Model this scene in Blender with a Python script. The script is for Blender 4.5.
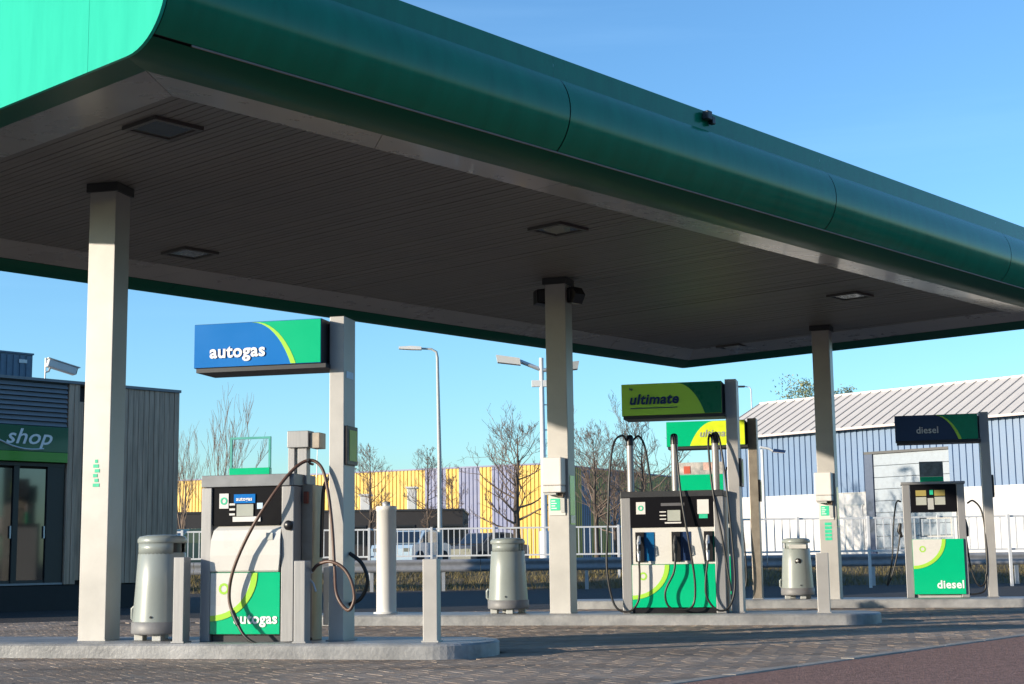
import bpy, bmesh, math, random
from math import sin, cos, tan, radians, pi, sqrt, atan2
from mathutils import Vector, Matrix
random.seed(7)
SC = bpy.context.scene
COL = SC.collection
for o in list(bpy.data.objects): bpy.data.objects.remove(o)

# ------------------------------------------------------------------ camera
F, PITCH, ROLL, HC = 1492.15, .1432366, -.0129135, .957
fwd = Vector((0, cos(PITCH), sin(PITCH))); up0 = Vector((0, -sin(PITCH), cos(PITCH))); rt0 = Vector((1, 0, 0))
RT = cos(ROLL)*rt0 + sin(ROLL)*up0
UP = -sin(ROLL)*rt0 + cos(ROLL)*up0
cam = bpy.data.cameras.new('camera'); cam_o = bpy.data.objects.new('camera', cam); COL.objects.link(cam_o)
M = Matrix.Identity(4)
for i in range(3):
    M[i][0], M[i][1], M[i][2] = RT[i], UP[i], -fwd[i]
M[2][3] = HC
cam_o.matrix_world = M
cam.sensor_width = 36; cam.lens = F/1024*36; cam.clip_start = .1; cam.clip_end = 6000
SC.camera = cam_o

# ------------------------------------------------------------------ light
SUN_AZ, SUN_EL = radians(65.5), radians(10.6)    # sun stands behind the camera, 65 degrees to the left
S = Vector((-sin(SUN_AZ)*cos(SUN_EL), -cos(SUN_AZ)*cos(SUN_EL), sin(SUN_EL)))
sun = bpy.data.lights.new('sun', 'SUN'); sun.energy = 5.0; sun.angle = radians(.55); sun.color = (1, .87, .70)
sun_o = bpy.data.objects.new('sun', sun); COL.objects.link(sun_o)
sun_o.rotation_euler = S.to_track_quat('Z', 'Y').to_euler(); sun_o.location = (-30, -20, 30)
W = bpy.data.worlds.new('World'); SC.world = W; W.use_nodes = True
wn = W.node_tree.nodes; wl = W.node_tree.links
bg = wn['Background']
sky = wn.new('ShaderNodeTexSky'); sky.sky_type = 'NISHITA'; sky.sun_disc = False
sky.sun_elevation = SUN_EL; sky.sun_rotation = atan2(S.x, S.y)
sky.air_density = 1.0; sky.dust_density = .5; sky.ozone_density = 2.2; sky.altitude = 50
tc = wn.new('ShaderNodeTexCoord'); mp = wn.new('ShaderNodeMapping'); mp.inputs['Scale'].default_value = (1.2, 1.2, 16)
nz = wn.new('ShaderNodeTexNoise'); nz.inputs['Scale'].default_value = 2.2; nz.inputs['Detail'].default_value = 6
rp = wn.new('ShaderNodeValToRGB'); rp.color_ramp.elements[0].position = .54; rp.color_ramp.elements[1].position = .8
rp.color_ramp.elements[0].color = (0, 0, 0, 1); rp.color_ramp.elements[1].color = (.05, .05, .05, 1)
mixc = wn.new('ShaderNodeMixRGB'); mixc.inputs[2].default_value = (5.2, 5.6, 6.2, 1)
wl.new(tc.outputs['Generated'], mp.inputs[0]); wl.new(mp.outputs[0], nz.inputs['Vector'])
wl.new(nz.outputs[0], rp.inputs[0]); wl.new(rp.outputs[0], mixc.inputs[0]); wl.new(sky.outputs[0], mixc.inputs[1])
wb = wn.new('ShaderNodeMixRGB'); wb.blend_type = 'MULTIPLY'; wb.inputs[0].default_value = 1; wb.inputs[2].default_value = (.77, 1.11, 1.38, 1)   # camera white balance of the sky
wl.new(mixc.outputs[0], wb.inputs[1]); wl.new(wb.outputs[0], bg.inputs[0])
bg.inputs[1].default_value = .15
SC.view_settings.view_transform = 'Standard'; SC.view_settings.look = 'None'
SC.view_settings.exposure = .54; SC.view_settings.gamma = 1; SC.view_settings.use_curve_mapping = False

# ------------------------------------------------------------------ helpers
def rayd(u):
    return (u[0]-512)/F*RT + (342-u[1])/F*UP + fwd
def atz(u, z=0):
    d = rayd(u); k = (z-HC)/d.z
    return Vector((0, 0, HC)) + k*d
def atd(u, dep):                                   # point on the pixel's ray at the given distance ahead
    d = rayd(u); return Vector((0, 0, HC)) + d*(dep/d.y)
def hit(org, ang, y0, u):                          # pixel -> (local x, local z) on the upright plane y=y0 of a frame
    n = Vector((-sin(ang), cos(ang), 0)); t = Vector((cos(ang), sin(ang), 0)); d = rayd(u)
    o = Vector((0, 0, HC)); k = ((Vector(org)-o).dot(n)+y0)/d.dot(n); B = o+k*d-Vector(org)
    return B.dot(t), B.z

MATS = {}
def mat(name, col, rough=.6, metal=0, var=.12, scale=6, bump=0, bscale=40, coat=0, spec=.5, col2=None, stretch=None, alpha=None, trans=0, attr=None, ior=1.45):
    if name in MATS: return MATS[name]
    m = bpy.data.materials.new(name); m.use_nodes = True
    N = m.node_tree.nodes; L = m.node_tree.links; b = N['Principled BSDF']
    b.inputs['Roughness'].default_value = rough; b.inputs['Metallic'].default_value = metal
    b.inputs['Specular IOR Level'].default_value = spec; b.inputs['IOR'].default_value = ior
    if coat: b.inputs['Coat Weight'].default_value = coat; b.inputs['Coat Roughness'].default_value = .06
    if trans: b.inputs['Transmission Weight'].default_value = trans
    t = N.new('ShaderNodeTexCoord'); mpn = N.new('ShaderNodeMapping'); L.new(t.outputs['Object'], mpn.inputs[0])
    if stretch: mpn.inputs['Scale'].default_value = stretch
    n = N.new('ShaderNodeTexNoise'); n.inputs['Scale'].default_value = scale; n.inputs['Detail'].default_value = 7; n.inputs['Roughness'].default_value = .62
    L.new(mpn.outputs[0], n.inputs['Vector'])
    r = N.new('ShaderNodeValToRGB'); r.color_ramp.elements[0].position = .3; r.color_ramp.elements[1].position = .7
    c1 = [max(0, c*(1-var)) for c in col]; c2 = [min(1, c*(1+var)) for c in (col2 or col)]
    r.color_ramp.elements[0].color = (*c1, 1); r.color_ramp.elements[1].color = (*c2, 1)
    L.new(n.outputs[0], r.inputs[0]); out = r.outputs[0]
    if attr:
        a = N.new('ShaderNodeVertexColor'); a.layer_name = attr
        mx = N.new('ShaderNodeMixRGB'); mx.blend_type = 'MULTIPLY'; mx.inputs[0].default_value = 1
        L.new(out, mx.inputs[1]); L.new(a.outputs[0], mx.inputs[2]); out = mx.outputs[0]
    L.new(out, b.inputs['Base Color'])
    if var:
        mr = N.new('ShaderNodeMapRange'); mr.inputs['To Min'].default_value = max(.02, rough-.1*min(1, rough*2)); mr.inputs['To Max'].default_value = min(1, rough+.1*min(1, rough*2))
        L.new(n.outputs[0], mr.inputs[0]); L.new(mr.outputs[0], b.inputs['Roughness'])
    if bump:
        n2 = N.new('ShaderNodeTexNoise'); n2.inputs['Scale'].default_value = bscale; n2.inputs['Detail'].default_value = 4; L.new(mpn.outputs[0], n2.inputs['Vector'])
        bp = N.new('ShaderNodeBump'); bp.inputs['Strength'].default_value = bump; bp.inputs['Distance'].default_value = .02
        L.new(n2.outputs[0], bp.inputs['Height']); L.new(bp.outputs[0], b.inputs['Normal'])
    MATS[name] = m
    return m

class MB:
    def __init__(s): s.v = []; s.f = []; s.sm = []
    def add(s, vs, fs, smooth=False):
        k = len(s.v); s.v += [tuple(v) for v in vs]
        for f in fs: s.f.append([i+k for i in f]); s.sm.append(smooth)
        return s
    def box(s, x0, x1, y0, y1, z0, z1, bev=0):
        if not bev:
            vs = [(x, y, z) for z in (z0, z1) for y in (y0, y1) for x in (x0, x1)]
            return s.add(vs, [(0, 2, 3, 1), (4, 5, 7, 6), (0, 1, 5, 4), (2, 6, 7, 3), (0, 4, 6, 2), (1, 3, 7, 5)])
        bm = bmesh.new(); bmesh.ops.create_cube(bm, size=1)
        for v in bm.verts: v.co = Vector(((x0+x1)/2+v.co.x*(x1-x0), (y0+y1)/2+v.co.y*(y1-y0), (z0+z1)/2+v.co.z*(z1-z0)))
        bmesh.ops.bevel(bm, geom=bm.edges[:], offset=bev, segments=2, affect='EDGES', profile=.5)
        bm.verts.index_update()
        s.add([v.co[:] for v in bm.verts], [[v.index for v in f.verts] for f in bm.faces]); bm.free(); return s
    def prism(s, pts, y0, y1):                    # polygon in x,z extruded along y (front y0)
        n = len(pts); vs = [(x, y0, z) for x, z in pts]+[(x, y1, z) for x, z in pts]
        fs = [list(range(n)), list(range(2*n-1, n-1, -1))]+[(i, i+n, (i+1) % n+n, (i+1) % n) for i in range(n)]
        return s.add(vs, fs)
    def slab(s, pts, z0, z1):                     # polygon in x,y extruded in z
        n = len(pts); vs = [(x, y, z0) for x, y in pts]+[(x, y, z1) for x, y in pts]
        fs = [list(range(n-1, -1, -1)), list(range(n, 2*n))]+[(i, (i+1) % n, (i+1) % n+n, i+n) for i in range(n)]
        return s.add(vs, fs)
    def tube(s, path, r, seg=8, cap=True):
        P = [Vector(p) for p in path]; R = r if isinstance(r, (list, tuple)) else [r]*len(P)
        rings = []; ref = None
        for i, p in enumerate(P):
            d = (P[min(i+1, len(P)-1)]-P[max(i-1, 0)]).normalized()
            if ref is None: ref = Vector((0, 0, 1)) if abs(d.z) < .9 else Vector((1, 0, 0))
            a = (ref-d*ref.dot(d))
            if a.length < 1e-4: a = d.orthogonal()
            a.normalize(); b = d.cross(a); ref = a
            rings.append([p+R[i]*(cos(2*pi*k/seg)*a+sin(2*pi*k/seg)*b) for k in range(seg)])
        vs = [v for q in rings for v in q]; fs = []
        for i in range(len(P)-1):
            for k in range(seg):
                k2 = (k+1) % seg; fs.append((i*seg+k, i*seg+k2, (i+1)*seg+k2, (i+1)*seg+k))
        s.add(vs, fs, True)
        if cap and seg > 3:
            s.add(rings[0], [list(range(seg-1, -1, -1))]); s.add(rings[-1], [list(range(seg))])
        return s
    def lathe(s, prof, seg=28, cx=0, cy=0, a0=0, a1=2*pi, sx=1, sy=1):
        full = abs(a1-a0-2*pi) < 1e-6; m = seg if full else seg+1
        vs = [(cx+sx*r*cos(a0+(a1-a0)*k/seg), cy+sy*r*sin(a0+(a1-a0)*k/seg), z) for r, z in prof for k in range(m)]
        fs = []
        for i in range(len(prof)-1):
            for k in range(seg):
                k2 = (k+1) % m; fs.append((i*m+k, i*m+k2, (i+1)*m+k2, (i+1)*m+k))
        s.add(vs, fs, True)
        if full and prof[0][0] > 1e-4: s.add(vs[:m], [list(range(m-1, -1, -1))])
        if full and prof[-1][0] > 1e-4: s.add(vs[-m:], [list(range(m))])
        return s
    def mesh(s, name, m):
        me = bpy.data.meshes.new(name); me.from_pydata(s.v, [], s.f); me.update()
        me.polygons.foreach_set('use_smooth', s.sm)
        if m: me.materials.append(m)
        return me
    def build(s, name, m, parent=None, label=None):
        o = bpy.data.objects.new(name, s.mesh(name, m)); COL.objects.link(o)
        if parent: o.parent = parent
        if label: o['label'] = label
        return o
def tag(o, label=None, cat=None, group=None, kind=None):
    for k, v in (('label', label), ('category', cat), ('group', group), ('kind', kind)):
        if v: o[k] = v
    return o
def thing(name, loc, ang=0, label=None, cat=None, group=None):
    o = bpy.data.objects.new(name, None); COL.objects.link(o); o.location = loc; o.rotation_euler = (0, 0, ang); o.empty_display_size = .2
    return tag(o, label, cat, group)
def copy_tree(o, parent=None):
    c = o.copy(); COL.objects.link(c); c.parent = parent
    for ch in [x for x in KIDS.get(o.name, o.children)]: copy_tree(ch, c)
    return c
KIDS = {}
def text(body, size, x, z, y, m, parent, bold=.02, shear=0, name='lettering', sx=1, align='LEFT', ext=.0012, rz=0):
    cu = bpy.data.curves.new(name, 'FONT'); cu.body = body; cu.size = size; cu.offset = bold*size; cu.shear = shear; cu.extrude = ext; cu.space_character = 1.0+2.2*bold; cu.align_x = align; cu.resolution_u = 3
    t = bpy.data.objects.new(name+'_tmp', cu); COL.objects.link(t)
    bpy.context.view_layer.update()
    me = bpy.data.meshes.new_from_object(t.evaluated_get(bpy.context.evaluated_depsgraph_get()))
    bpy.data.objects.remove(t); bpy.data.curves.remove(cu)
    me.transform(Matrix.Translation((x, y, z)) @ Matrix.Rotation(rz, 4, 'Z') @ Matrix.Rotation(pi/2, 4, 'X') @ Matrix.Diagonal((sx, 1, 1, 1)))
    me.materials.clear(); me.materials.append(m)
    o = bpy.data.objects.new(name, me); COL.objects.link(o); o.parent = parent
    return o
def spline(pts, n=8):                              # Catmull-Rom through the points
    P = [Vector(p) for p in pts]; P = [2*P[0]-P[1]]+P+[2*P[-1]-P[-2]]; out = []
    for i in range(1, len(P)-2):
        for k in range(n):
            t = k/n; a, b, c, d = P[i-1:i+3]
            out.append(.5*((2*b)+(c-a)*t+(2*a-5*b+4*c-d)*t*t+(3*b-a-3*c+d)*t**3))
    return out+[P[-2]]

# ------------------------------------------------------------------ materials
m_asph = mat('asphalt', (.030, .028, .028), .85, var=.25, scale=3, bump=.5, bscale=120)
m_bed = mat('paving_bed', (.15, .118, .095), .95, var=.2, scale=8)
m_brick = mat('paving_brick_clay', (.335, .26, .205), .85, var=.10, scale=14, bump=.4, bscale=90, attr='tint')
def stain(m, sc, lo):
    N = m.node_tree.nodes; L = m.node_tree.links; b = N['Principled BSDF']; src = b.inputs['Base Color'].links[0].from_socket
    g = N.new('ShaderNodeNewGeometry'); mp_ = N.new('ShaderNodeMapping'); mp_.inputs['Rotation'].default_value = (0, 0, .25); mp_.inputs['Scale'].default_value = (.35, 1.4, 1)
    n = N.new('ShaderNodeTexNoise'); n.inputs['Scale'].default_value = sc; n.inputs['Detail'].default_value = 5; n.inputs['Roughness'].default_value = .6
    r = N.new('ShaderNodeValToRGB'); r.color_ramp.elements[0].position = .36; r.color_ramp.elements[1].position = .62; r.color_ramp.elements[0].color = (lo, lo, lo, 1)
    x = N.new('ShaderNodeMixRGB'); x.blend_type = 'MULTIPLY'; x.inputs[0].default_value = 1
    L.new(g.outputs['Position'], mp_.inputs[0]); L.new(mp_.outputs[0], n.inputs['Vector']); L.new(n.outputs[0], r.inputs[0]); L.new(src, x.inputs[1]); L.new(r.outputs[0], x.inputs[2]); L.new(x.outputs[0], b.inputs['Base Color'])
stain(m_brick, .8, .55)
m_red = mat('red_asphalt', (.20, .095, .068), .9, var=.45, scale=26, bump=.9, bscale=60, col2=(.25, .14, .11))
m_kerb = mat('concrete_kerb', (.30, .26, .22), .8, var=.2, scale=5, bump=.3)
m_isl = mat('island_concrete', (.21, .22, .235), .45, col2=(.34, .34, .34), var=.16, scale=2.2, bump=.25, bscale=25)
stain(m_isl, 2.5, .72)
m_wear = mat('worn_white_paint', (.72, .72, .70), .6, var=.1, scale=10)
m_colw = mat('column_satin_paint', (.385, .375, .36), .42, metal=.25, var=.08, scale=2.5)
m_steel = mat('brushed_steel', (.30, .30, .305), .42, metal=.35, var=.08, scale=5, stretch=(14, 14, .6))
m_steelt = mat('weathered_steel', (.32, .28, .23), .42, metal=.55, var=.15, scale=6)
m_grey = mat('grey_powder_coat', (.40, .41, .40), .45, var=.06, scale=4)
m_bin = mat('bin_grey_green', (.25, .28, .268), .36, var=.06, scale=3, coat=.2)
m_bind = mat('bin_dark_base', (.17, .17, .175), .5, var=.12, scale=8)
m_black = mat('black_plastic', (.012, .012, .014), .35, var=.1)
m_blackg = mat('black_display_glass', (.008, .008, .010), .3, var=0, spec=.15)
m_dark = mat('dark_metal', (.03, .032, .036), .45, var=.1)
m_white = mat('white_panel', (.62, .61, .58), .28, var=.03, scale=3, coat=.3)
m_wht2 = mat('white_paint', (.64, .63, .61), .4, var=.04, scale=4)
m_green = mat('bright_green_panel', (.0, .44, .20), .22, var=.04, scale=2, coat=.5)
m_lime = mat('lime_panel', (.36, .66, .07), .25, var=.04, scale=2, coat=.4)
m_blue = mat('blue_panel', (.0, .15, .50), .25, var=.04, scale=2, coat=.4)
m_dblue = mat('dark_blue_panel', (.015, .035, .10), .3, var=.05, coat=.3)
m_dgreen = mat('deep_green_panel', (.0, .13, .06), .28, var=.05, coat=.3)
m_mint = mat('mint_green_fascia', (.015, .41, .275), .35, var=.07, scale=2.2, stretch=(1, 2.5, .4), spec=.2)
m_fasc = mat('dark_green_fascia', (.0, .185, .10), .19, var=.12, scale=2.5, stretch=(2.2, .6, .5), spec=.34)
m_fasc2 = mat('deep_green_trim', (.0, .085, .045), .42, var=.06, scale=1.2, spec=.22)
m_pale = mat('pale_fascia_stripe', (.62, .75, .60), .3, var=.03)
m_trim = mat('soffit_trim_grey', (.32, .30, .28), .28, var=.08, scale=1.5, coat=.2)
m_board = mat('soffit_board_grey', (.155, .145, .135), .5, var=.12, scale=2, stretch=(4, .5, 1))
m_lamp = mat('lamp_glass', (.10, .105, .10), .15, var=.05, coat=.4)
m_rubber = mat('black_rubber_hose', (.018, .017, .017), .4, var=.2, scale=12)
m_hose = mat('brown_rubber_hose', (.10, .055, .04), .42, var=.2, scale=12)
m_lcd = mat('lcd_display', (.38, .40, .36), .25, var=.08)
m_yel = mat('yellow_display', (.34, .28, .09), .3, var=.05)
m_txtw = mat('white_lettering', (.78, .78, .78), .4, var=0)
m_navy = mat('navy_lettering', (.01, .03, .12), .4, var=0)
m_gtxt = mat('green_sticker', (.02, .50, .28), .5, var=.15, scale=20)
m_silv = mat('silver_lettering', (.55, .58, .6), .35, var=0)
m_wood = mat('grey_timber', (.50, .345, .25), .75, var=.3, scale=3, stretch=(6, 6, .35), bump=.3, bscale=14)
m_clad = mat('grey_blue_cladding', (.20, .205, .22), .4, var=.06)
m_glass = mat('dark_window_glass', (.012, .014, .016), .04, var=0, spec=.9, coat=1)
m_frame = mat('anthracite_frame', (.025, .027, .03), .4, var=.08)
m_plinth = mat('dark_plinth', (.022, .022, .024), .7, var=.2)
m_sgreen = mat('shop_sign_green', (.0, .10, .05), .3, var=.04, coat=.3)
m_slime = mat('shop_sign_lime', (.06, .30, .02), .35, var=.04, coat=.2)
m_yellow = mat('yellow_cladding', (.60, .375, .035), .5, var=.05, scale=1)
m_lilac = mat('lilac_blue_cladding', (.13, .15, .27), .5, var=.05, scale=1)
m_bluew = mat('warehouse_blue_cladding', (.10, .175, .295), .45, var=.10, scale=.6)
m_whw = mat('warehouse_white_wall', (.52, .505, .49), .6, var=.05, scale=.7)
m_roofw = mat('warehouse_roof_sheet', (.60, .545, .49), .5, var=.06, scale=.8, stretch=(3, .4, 1))
m_seam = mat('roof_seam', (.38, .33, .295), .5, var=.1)
m_galv = mat('galvanised_steel', (.50, .52, .54), .42, metal=.5, var=.1, scale=4)
m_rail = mat('fence_pale_grey', (.60, .61, .62), .5, var=.08)
m_bark = mat('bare_bark', (.085, .065, .052), .9, var=.3, scale=5)
m_twig = mat('bare_twigs', (.19, .14, .11), .9, var=.3, scale=5)
m_leaf = mat('evergreen_leaf', (.17, .20, .07), .7, var=.4, scale=3, col2=(.3, .28, .12))
m_grass = mat('dry_grass', (.12, .10, .04), .9, var=.45, scale=2.5, col2=(.19, .15, .06))
m_earth = mat('dry_bank_earth', (.11, .085, .05), .95, var=.35, scale=1.2)
m_pic = mat('advert_print', (.30, .36, .38), .35, var=.4, scale=7, col2=(.5, .46, .44))
m_cblue = mat('car_paint_pale_blue', (.30, .40, .50), .25, var=.02, coat=.8)
m_cgrey = mat('car_paint_white', (.06, .065, .075), .25, var=.02, coat=.8)
m_cgreen = mat('car_paint_dark_green', (.03, .07, .06), .25, var=.02, coat=.8)
m_tyre = mat('tyre_rubber', (.02, .02, .02), .85, var=.1)

# ------------------------------------------------------------------ ground
A = -radians(14)                                   # islands' long axis, seen from above
TX = Vector((cos(A), sin(A), 0)); NX = Vector((-sin(A), cos(A), 0))
K = .16
COLB = [Vector((-4.335, 15.79, 0)), Vector((.69, 21.62, 0)), Vector((5.57, 26.56, 0))]
tag(MB().add([(-2500, -900, 0), (2500, -900, 0), (2500, 4000, 0), (-2500, 4000, 0)], [(0, 1, 2, 3)]).build('ground', m_asph), kind='structure')
# forecourt bed + clay pavers laid in herringbone
far_a, far_b = Vector((-16, 21.6)), Vector((18, 33.5))
KA, KB = atz((722, 682)).to_2d(), atz((1023, 639)).to_2d()      # kerb line in the right foreground
kd = (KB-KA).normalized(); kn = Vector((kd.y, -kd.x))            # kn points to the right, away from the forecourt
k0, k1 = KA-kd*9, KB+kd*30
tag(MB().add([(-22, 2, .004), (k0.x, k0.y, .004), (k1.x, k1.y, .004), (far_b.x, far_b.y, .004), (far_a.x, far_a.y, .004), (-22, 19, .004)], [(0, 1, 2, 3, 4, 5)]).build('forecourt', m_bed), kind='structure')
forecourt = bpy.data.objects['forecourt']
BL, BW, JT = .212, .106, .005
def brick_geo(l, w, h=.0):
    a, b = l/2-JT/2, w/2-JT/2; q = .002
    vs = [(sx*a, sy*b, -.018) for sx, sy in ((-1, -1), (1, -1), (1, 1), (-1, 1))]+[(sx*a, sy*b, .015) for sx, sy in ((-1, -1), (1, -1), (1, 1), (-1, 1))]+[(sx*(a-q), sy*(b-q), .0165) for sx, sy in ((-1, -1), (1, -1), (1, 1), (-1, 1))]
    fs = [(8, 9, 10, 11)]+[(4+i, 4+(i+1) % 4, 8+(i+1) % 4, 8+i) for i in range(4)]+[(i, (i+1) % 4, 4+(i+1) % 4, 4+i) for i in range(4)]
    return vs, fs
def islands_hit(x, y):
    for i, c in enumerate(COLB):
        d = Vector((x, y, 0))-c; s, q = d.dot(TX), d.dot(NX)
        if -7.6 < s < 4.2 and -.55 < q-ISLQ[i] < .55: return True
    return False
ISLQ = [.02, .0, .3]
def tint():
    t = random.gauss(1, .065); t = max(.8, min(1.2, t)); w = random.gauss(0, .03)
    return (t*(1+w), t, t*(1-w), 1)
bricks = []
ha = radians(31)
cu_, su_ = cos(ha), sin(ha)
for i in range(-330, 331):
    for j in range(-330, 331):
        # herringbone: cell (i,j) of unit BW, pattern of period 4
        k = (i-j) % 4
        if k == 0: cx, cy, rot = (i+1)*BW, (j+.5)*BW, 0          # horizontal brick covers (i,j),(i+1,j)
        elif k == 3: cx, cy, rot = (i+.5)*BW, (j+1)*BW-BW*0, pi/2  # vertical covers (i,j),(i,j+1)
        else: continue
        X = cx*cu_-cy*su_; Y = 18+cx*su_+cy*cu_
        if not (8.5 < Y < 33): continue
        if abs(X) > .36*Y+1.6: continue
        if (Vector((X, Y))-KA).dot(kn) > -.1: continue
        fa = (far_b-far_a); 
        if fa.x*(Y-far_a.y)-fa.y*(X-far_a.x) > -.1: continue
        if islands_hit(X, Y): continue
        u = ((X-0)/Y)
        bricks.append((X, Y, rot+ha))
def px_of(x, y, z=0):
    d = Vector((x, y, z-HC)); w = d.dot(fwd); return 512+F*d.dot(RT)/w, 342-F*d.dot(UP)/w
inview = [b for b in bricks if 0 < px_of(b[0], b[1])[0] < 1024 and px_of(b[0], b[1])[1] < 684]
inview.sort(key=lambda b: b[1]); near = set(inview[:300])
gv, gf = brick_geo(BL, BW)
def brick_mesh(name, items, m):
    vs = []; fs = []; cols = []
    for (X, Y, rot, dz, tl, tx) in items:
        c, s = cos(rot), sin(rot); k = len(vs)
        for x, y, z in gv: vs.append((X+x*c-y*s, Y+x*s+y*c, z+(dz+tl*x+tx*y if z > 0 else 0)))
        t = tint()
        for f in gf: fs.append([k+q for q in f]); cols += list(t)*len(f)
    me = bpy.data.meshes.new(name); me.from_pydata(vs, [], fs)
    ca = me.color_attributes.new('tint', 'FLOAT_COLOR', 'CORNER'); ca.data.foreach_set('color', cols); me.update()
    me.materials.append(m); return me
def rnd_br(): return random.gauss(0, .0009), random.gauss(0, .004), random.gauss(0, .005)
rest = bpy.data.objects.new('paving_bricks', brick_mesh('paving_bricks', [(*b, *rnd_br()) for b in bricks if b not in near], m_brick)); COL.objects.link(rest)
rest.parent = forecourt; rest['kind'] = 'stuff'
vari = [brick_mesh('paving_brick', [(0, 0, 0, *rnd_br())], m_brick) for _ in range(24)]
for b in sorted(near):
    o = bpy.data.objects.new('paving_brick', random.choice(vari)); COL.objects.link(o); o.parent = forecourt; o.location = (b[0], b[1], 0); o.rotation_euler = (0, 0, b[2]+random.choice((0, pi)))
# kerb and red surface in the right foreground
rd = [KA-kd*9+kn*.13, KB+kd*30+kn*.13]; r1 = [p+kn*30 for p in rd]
tag(MB().add([(rd[0].x, rd[0].y, .052), (r1[0].x, r1[0].y, .052), (r1[1].x, r1[1].y, .052), (rd[1].x, rd[1].y, .052)], [(0, 1, 2, 3)]).build('red_road', m_red), kind='structure')
kerb = thing('road_kerb', (KA.x, KA.y, 0), atan2(kd.y, kd.x)); kerb['kind'] = 'structure'
kv = [MB().box(0, .993, -.13, 0, -.02, h, .008).mesh('kerb_stone', m_kerb) for h in (.058, .061, .064)]
for k in range(-9, 30):
    o = bpy.data.objects.new('kerb_stone', random.choice(kv)); COL.objects.link(o); o.parent = kerb; o.location = (k, random.gauss(0, .004), 0)

# ------------------------------------------------------------------ pump islands
def stadium(s0, s1, hw, inset=0, n=24):
    rr = hw; pts = []
    for k in range(n+1):
        a = -pi/2+pi*k/n; pts.append((s1-rr*.75+cos(a)*(rr*.75-inset), sin(a)*(hw-inset)))
    for k in range(n+1):
        a = pi/2+pi*k/n; pts.append((s0+rr*.75+cos(a)*(rr*.75-inset), sin(a)*(hw-inset)))
    return pts
for i, c in enumerate(COLB):
    o = c+NX*ISLQ[i]
    r = thing('pump_island', o, A); r['kind'] = 'structure'
    s0, s1 = (-8, 4.27) if i == 0 else ((-3.9, 4.4) if i == 1 else (-5, 8))
    mb = MB(); a = stadium(s0, s1, .68); b = stadium(s0, s1, .68, .02); n = len(a)
    mb.add([(x, y, -.02) for x, y in a]+[(x, y, K-.02) for x, y in a]+[(x, y, K-.002) for x, y in b]+[(x, y, K-.002) for x, y in stadium(s0, s1, .68, .14)]+[(x, y, K-.03) for x, y in stadium(s0, s1, .68, .14)],
           [(q*n+k, q*n+(k+1) % n, (q+1)*n+(k+1) % n, (q+1)*n+k) for q in range(4) for k in range(n)], False)
    mb.build('kerb', m_isl, r)
    MB().slab(stadium(s0, s1, .68, .142), 0, K).build('slab', m_isl, r)

# ------------------------------------------------------------------ canopy
CA = pi/2-.7370226                                  # angle of the canopy's long axis
D1 = Vector((cos(CA), sin(CA), 0)); D2 = Vector((-sin(CA), cos(CA), 0))
cano = thing('fuel_canopy', (0, 0, 0), CA, 'long dark green rounded canopy roof over the fuel pumps', 'canopy')
U0, U1 = 6.25, 25.3; V0, V1 = 9.62, 18.12; VB0, VB1 = 10.68, 17.06; UB0, UB1 = 7.37, 24.18
ZS, ZL, ZT = 5.0, 4.82, 5.92; BR = .5
# boards
nb = 176; pitch = (UB1-UB0)/nb
bme = MB().add(*(lambda w: ([(x, y, z) for z in (ZS, ZS+.011) for y in (VB0, VB1) for x in (0, w)], [(0, 2, 3, 1), (4, 5, 7, 6), (0, 1, 5, 4), (2, 6, 7, 3), (0, 4, 6, 2), (1, 3, 7, 5)]))(pitch-.011)).mesh('soffit_board', m_board)
for k in range(nb):
    o = bpy.data.objects.new('soffit_board', bme); COL.objects.link(o); o.parent = cano; o.location = (UB0+k*pitch, 0, random.gauss(0, .0012))
MB().box(UB0-.02, UB1+.02, VB0-.02, VB1+.02, ZS+.012, ZS+.06).build('soffit_backing', mat('soffit_joint_grey', (.05, .047, .045), .8), cano)
# grey trim band: mitred panels
ZG = 4.905; gi = (UB0, UB1, VB0, VB1); go = (6.66, 24.9, 10.02, 17.72)
def trim(pts): 
    return MB().add([(*p, ) for p in pts]+[(p[0], p[1], p[2]+.02) for p in pts], [(0, 1, 2, 3), (7, 6, 5, 4), (0, 4, 5, 1), (1, 5, 6, 2), (2, 6, 7, 3), (3, 7, 4, 0)])
def lerp(a, b, t): return a+(b-a)*t
NS = 7
for side in (0, 1):
    vi, vo = (gi[2], go[2]) if side == 0 else (gi[3], go[3])
    for k in range(NS):
        a, b = k/NS, (k+1)/NS; g = .004
        trim([(lerp(gi[0], gi[1], a)+g, vi, ZS-.003), (lerp(gi[0], gi[1], b)-g, vi, ZS-.003), (lerp(go[0], go[1], b)-g, vo, ZG), (lerp(go[0], go[1], a)+g, vo, ZG)]).build('soffit_trim_panel', m_trim, cano)
    ui, uo = (gi[0], go[0]) if side == 0 else (gi[1], go[1])
    for k in range(3):
        a, b = k/3, (k+1)/3
        trim([(ui, lerp(gi[2], gi[3], a)+g, ZS-.003), (ui, lerp(gi[2], gi[3], b)-g, ZS-.003), (uo, lerp(go[2], go[3], b)-g, ZG), (uo, lerp(go[2], go[3], a)+g, ZG)]).build('soffit_trim_panel', m_trim, cano)
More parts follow.
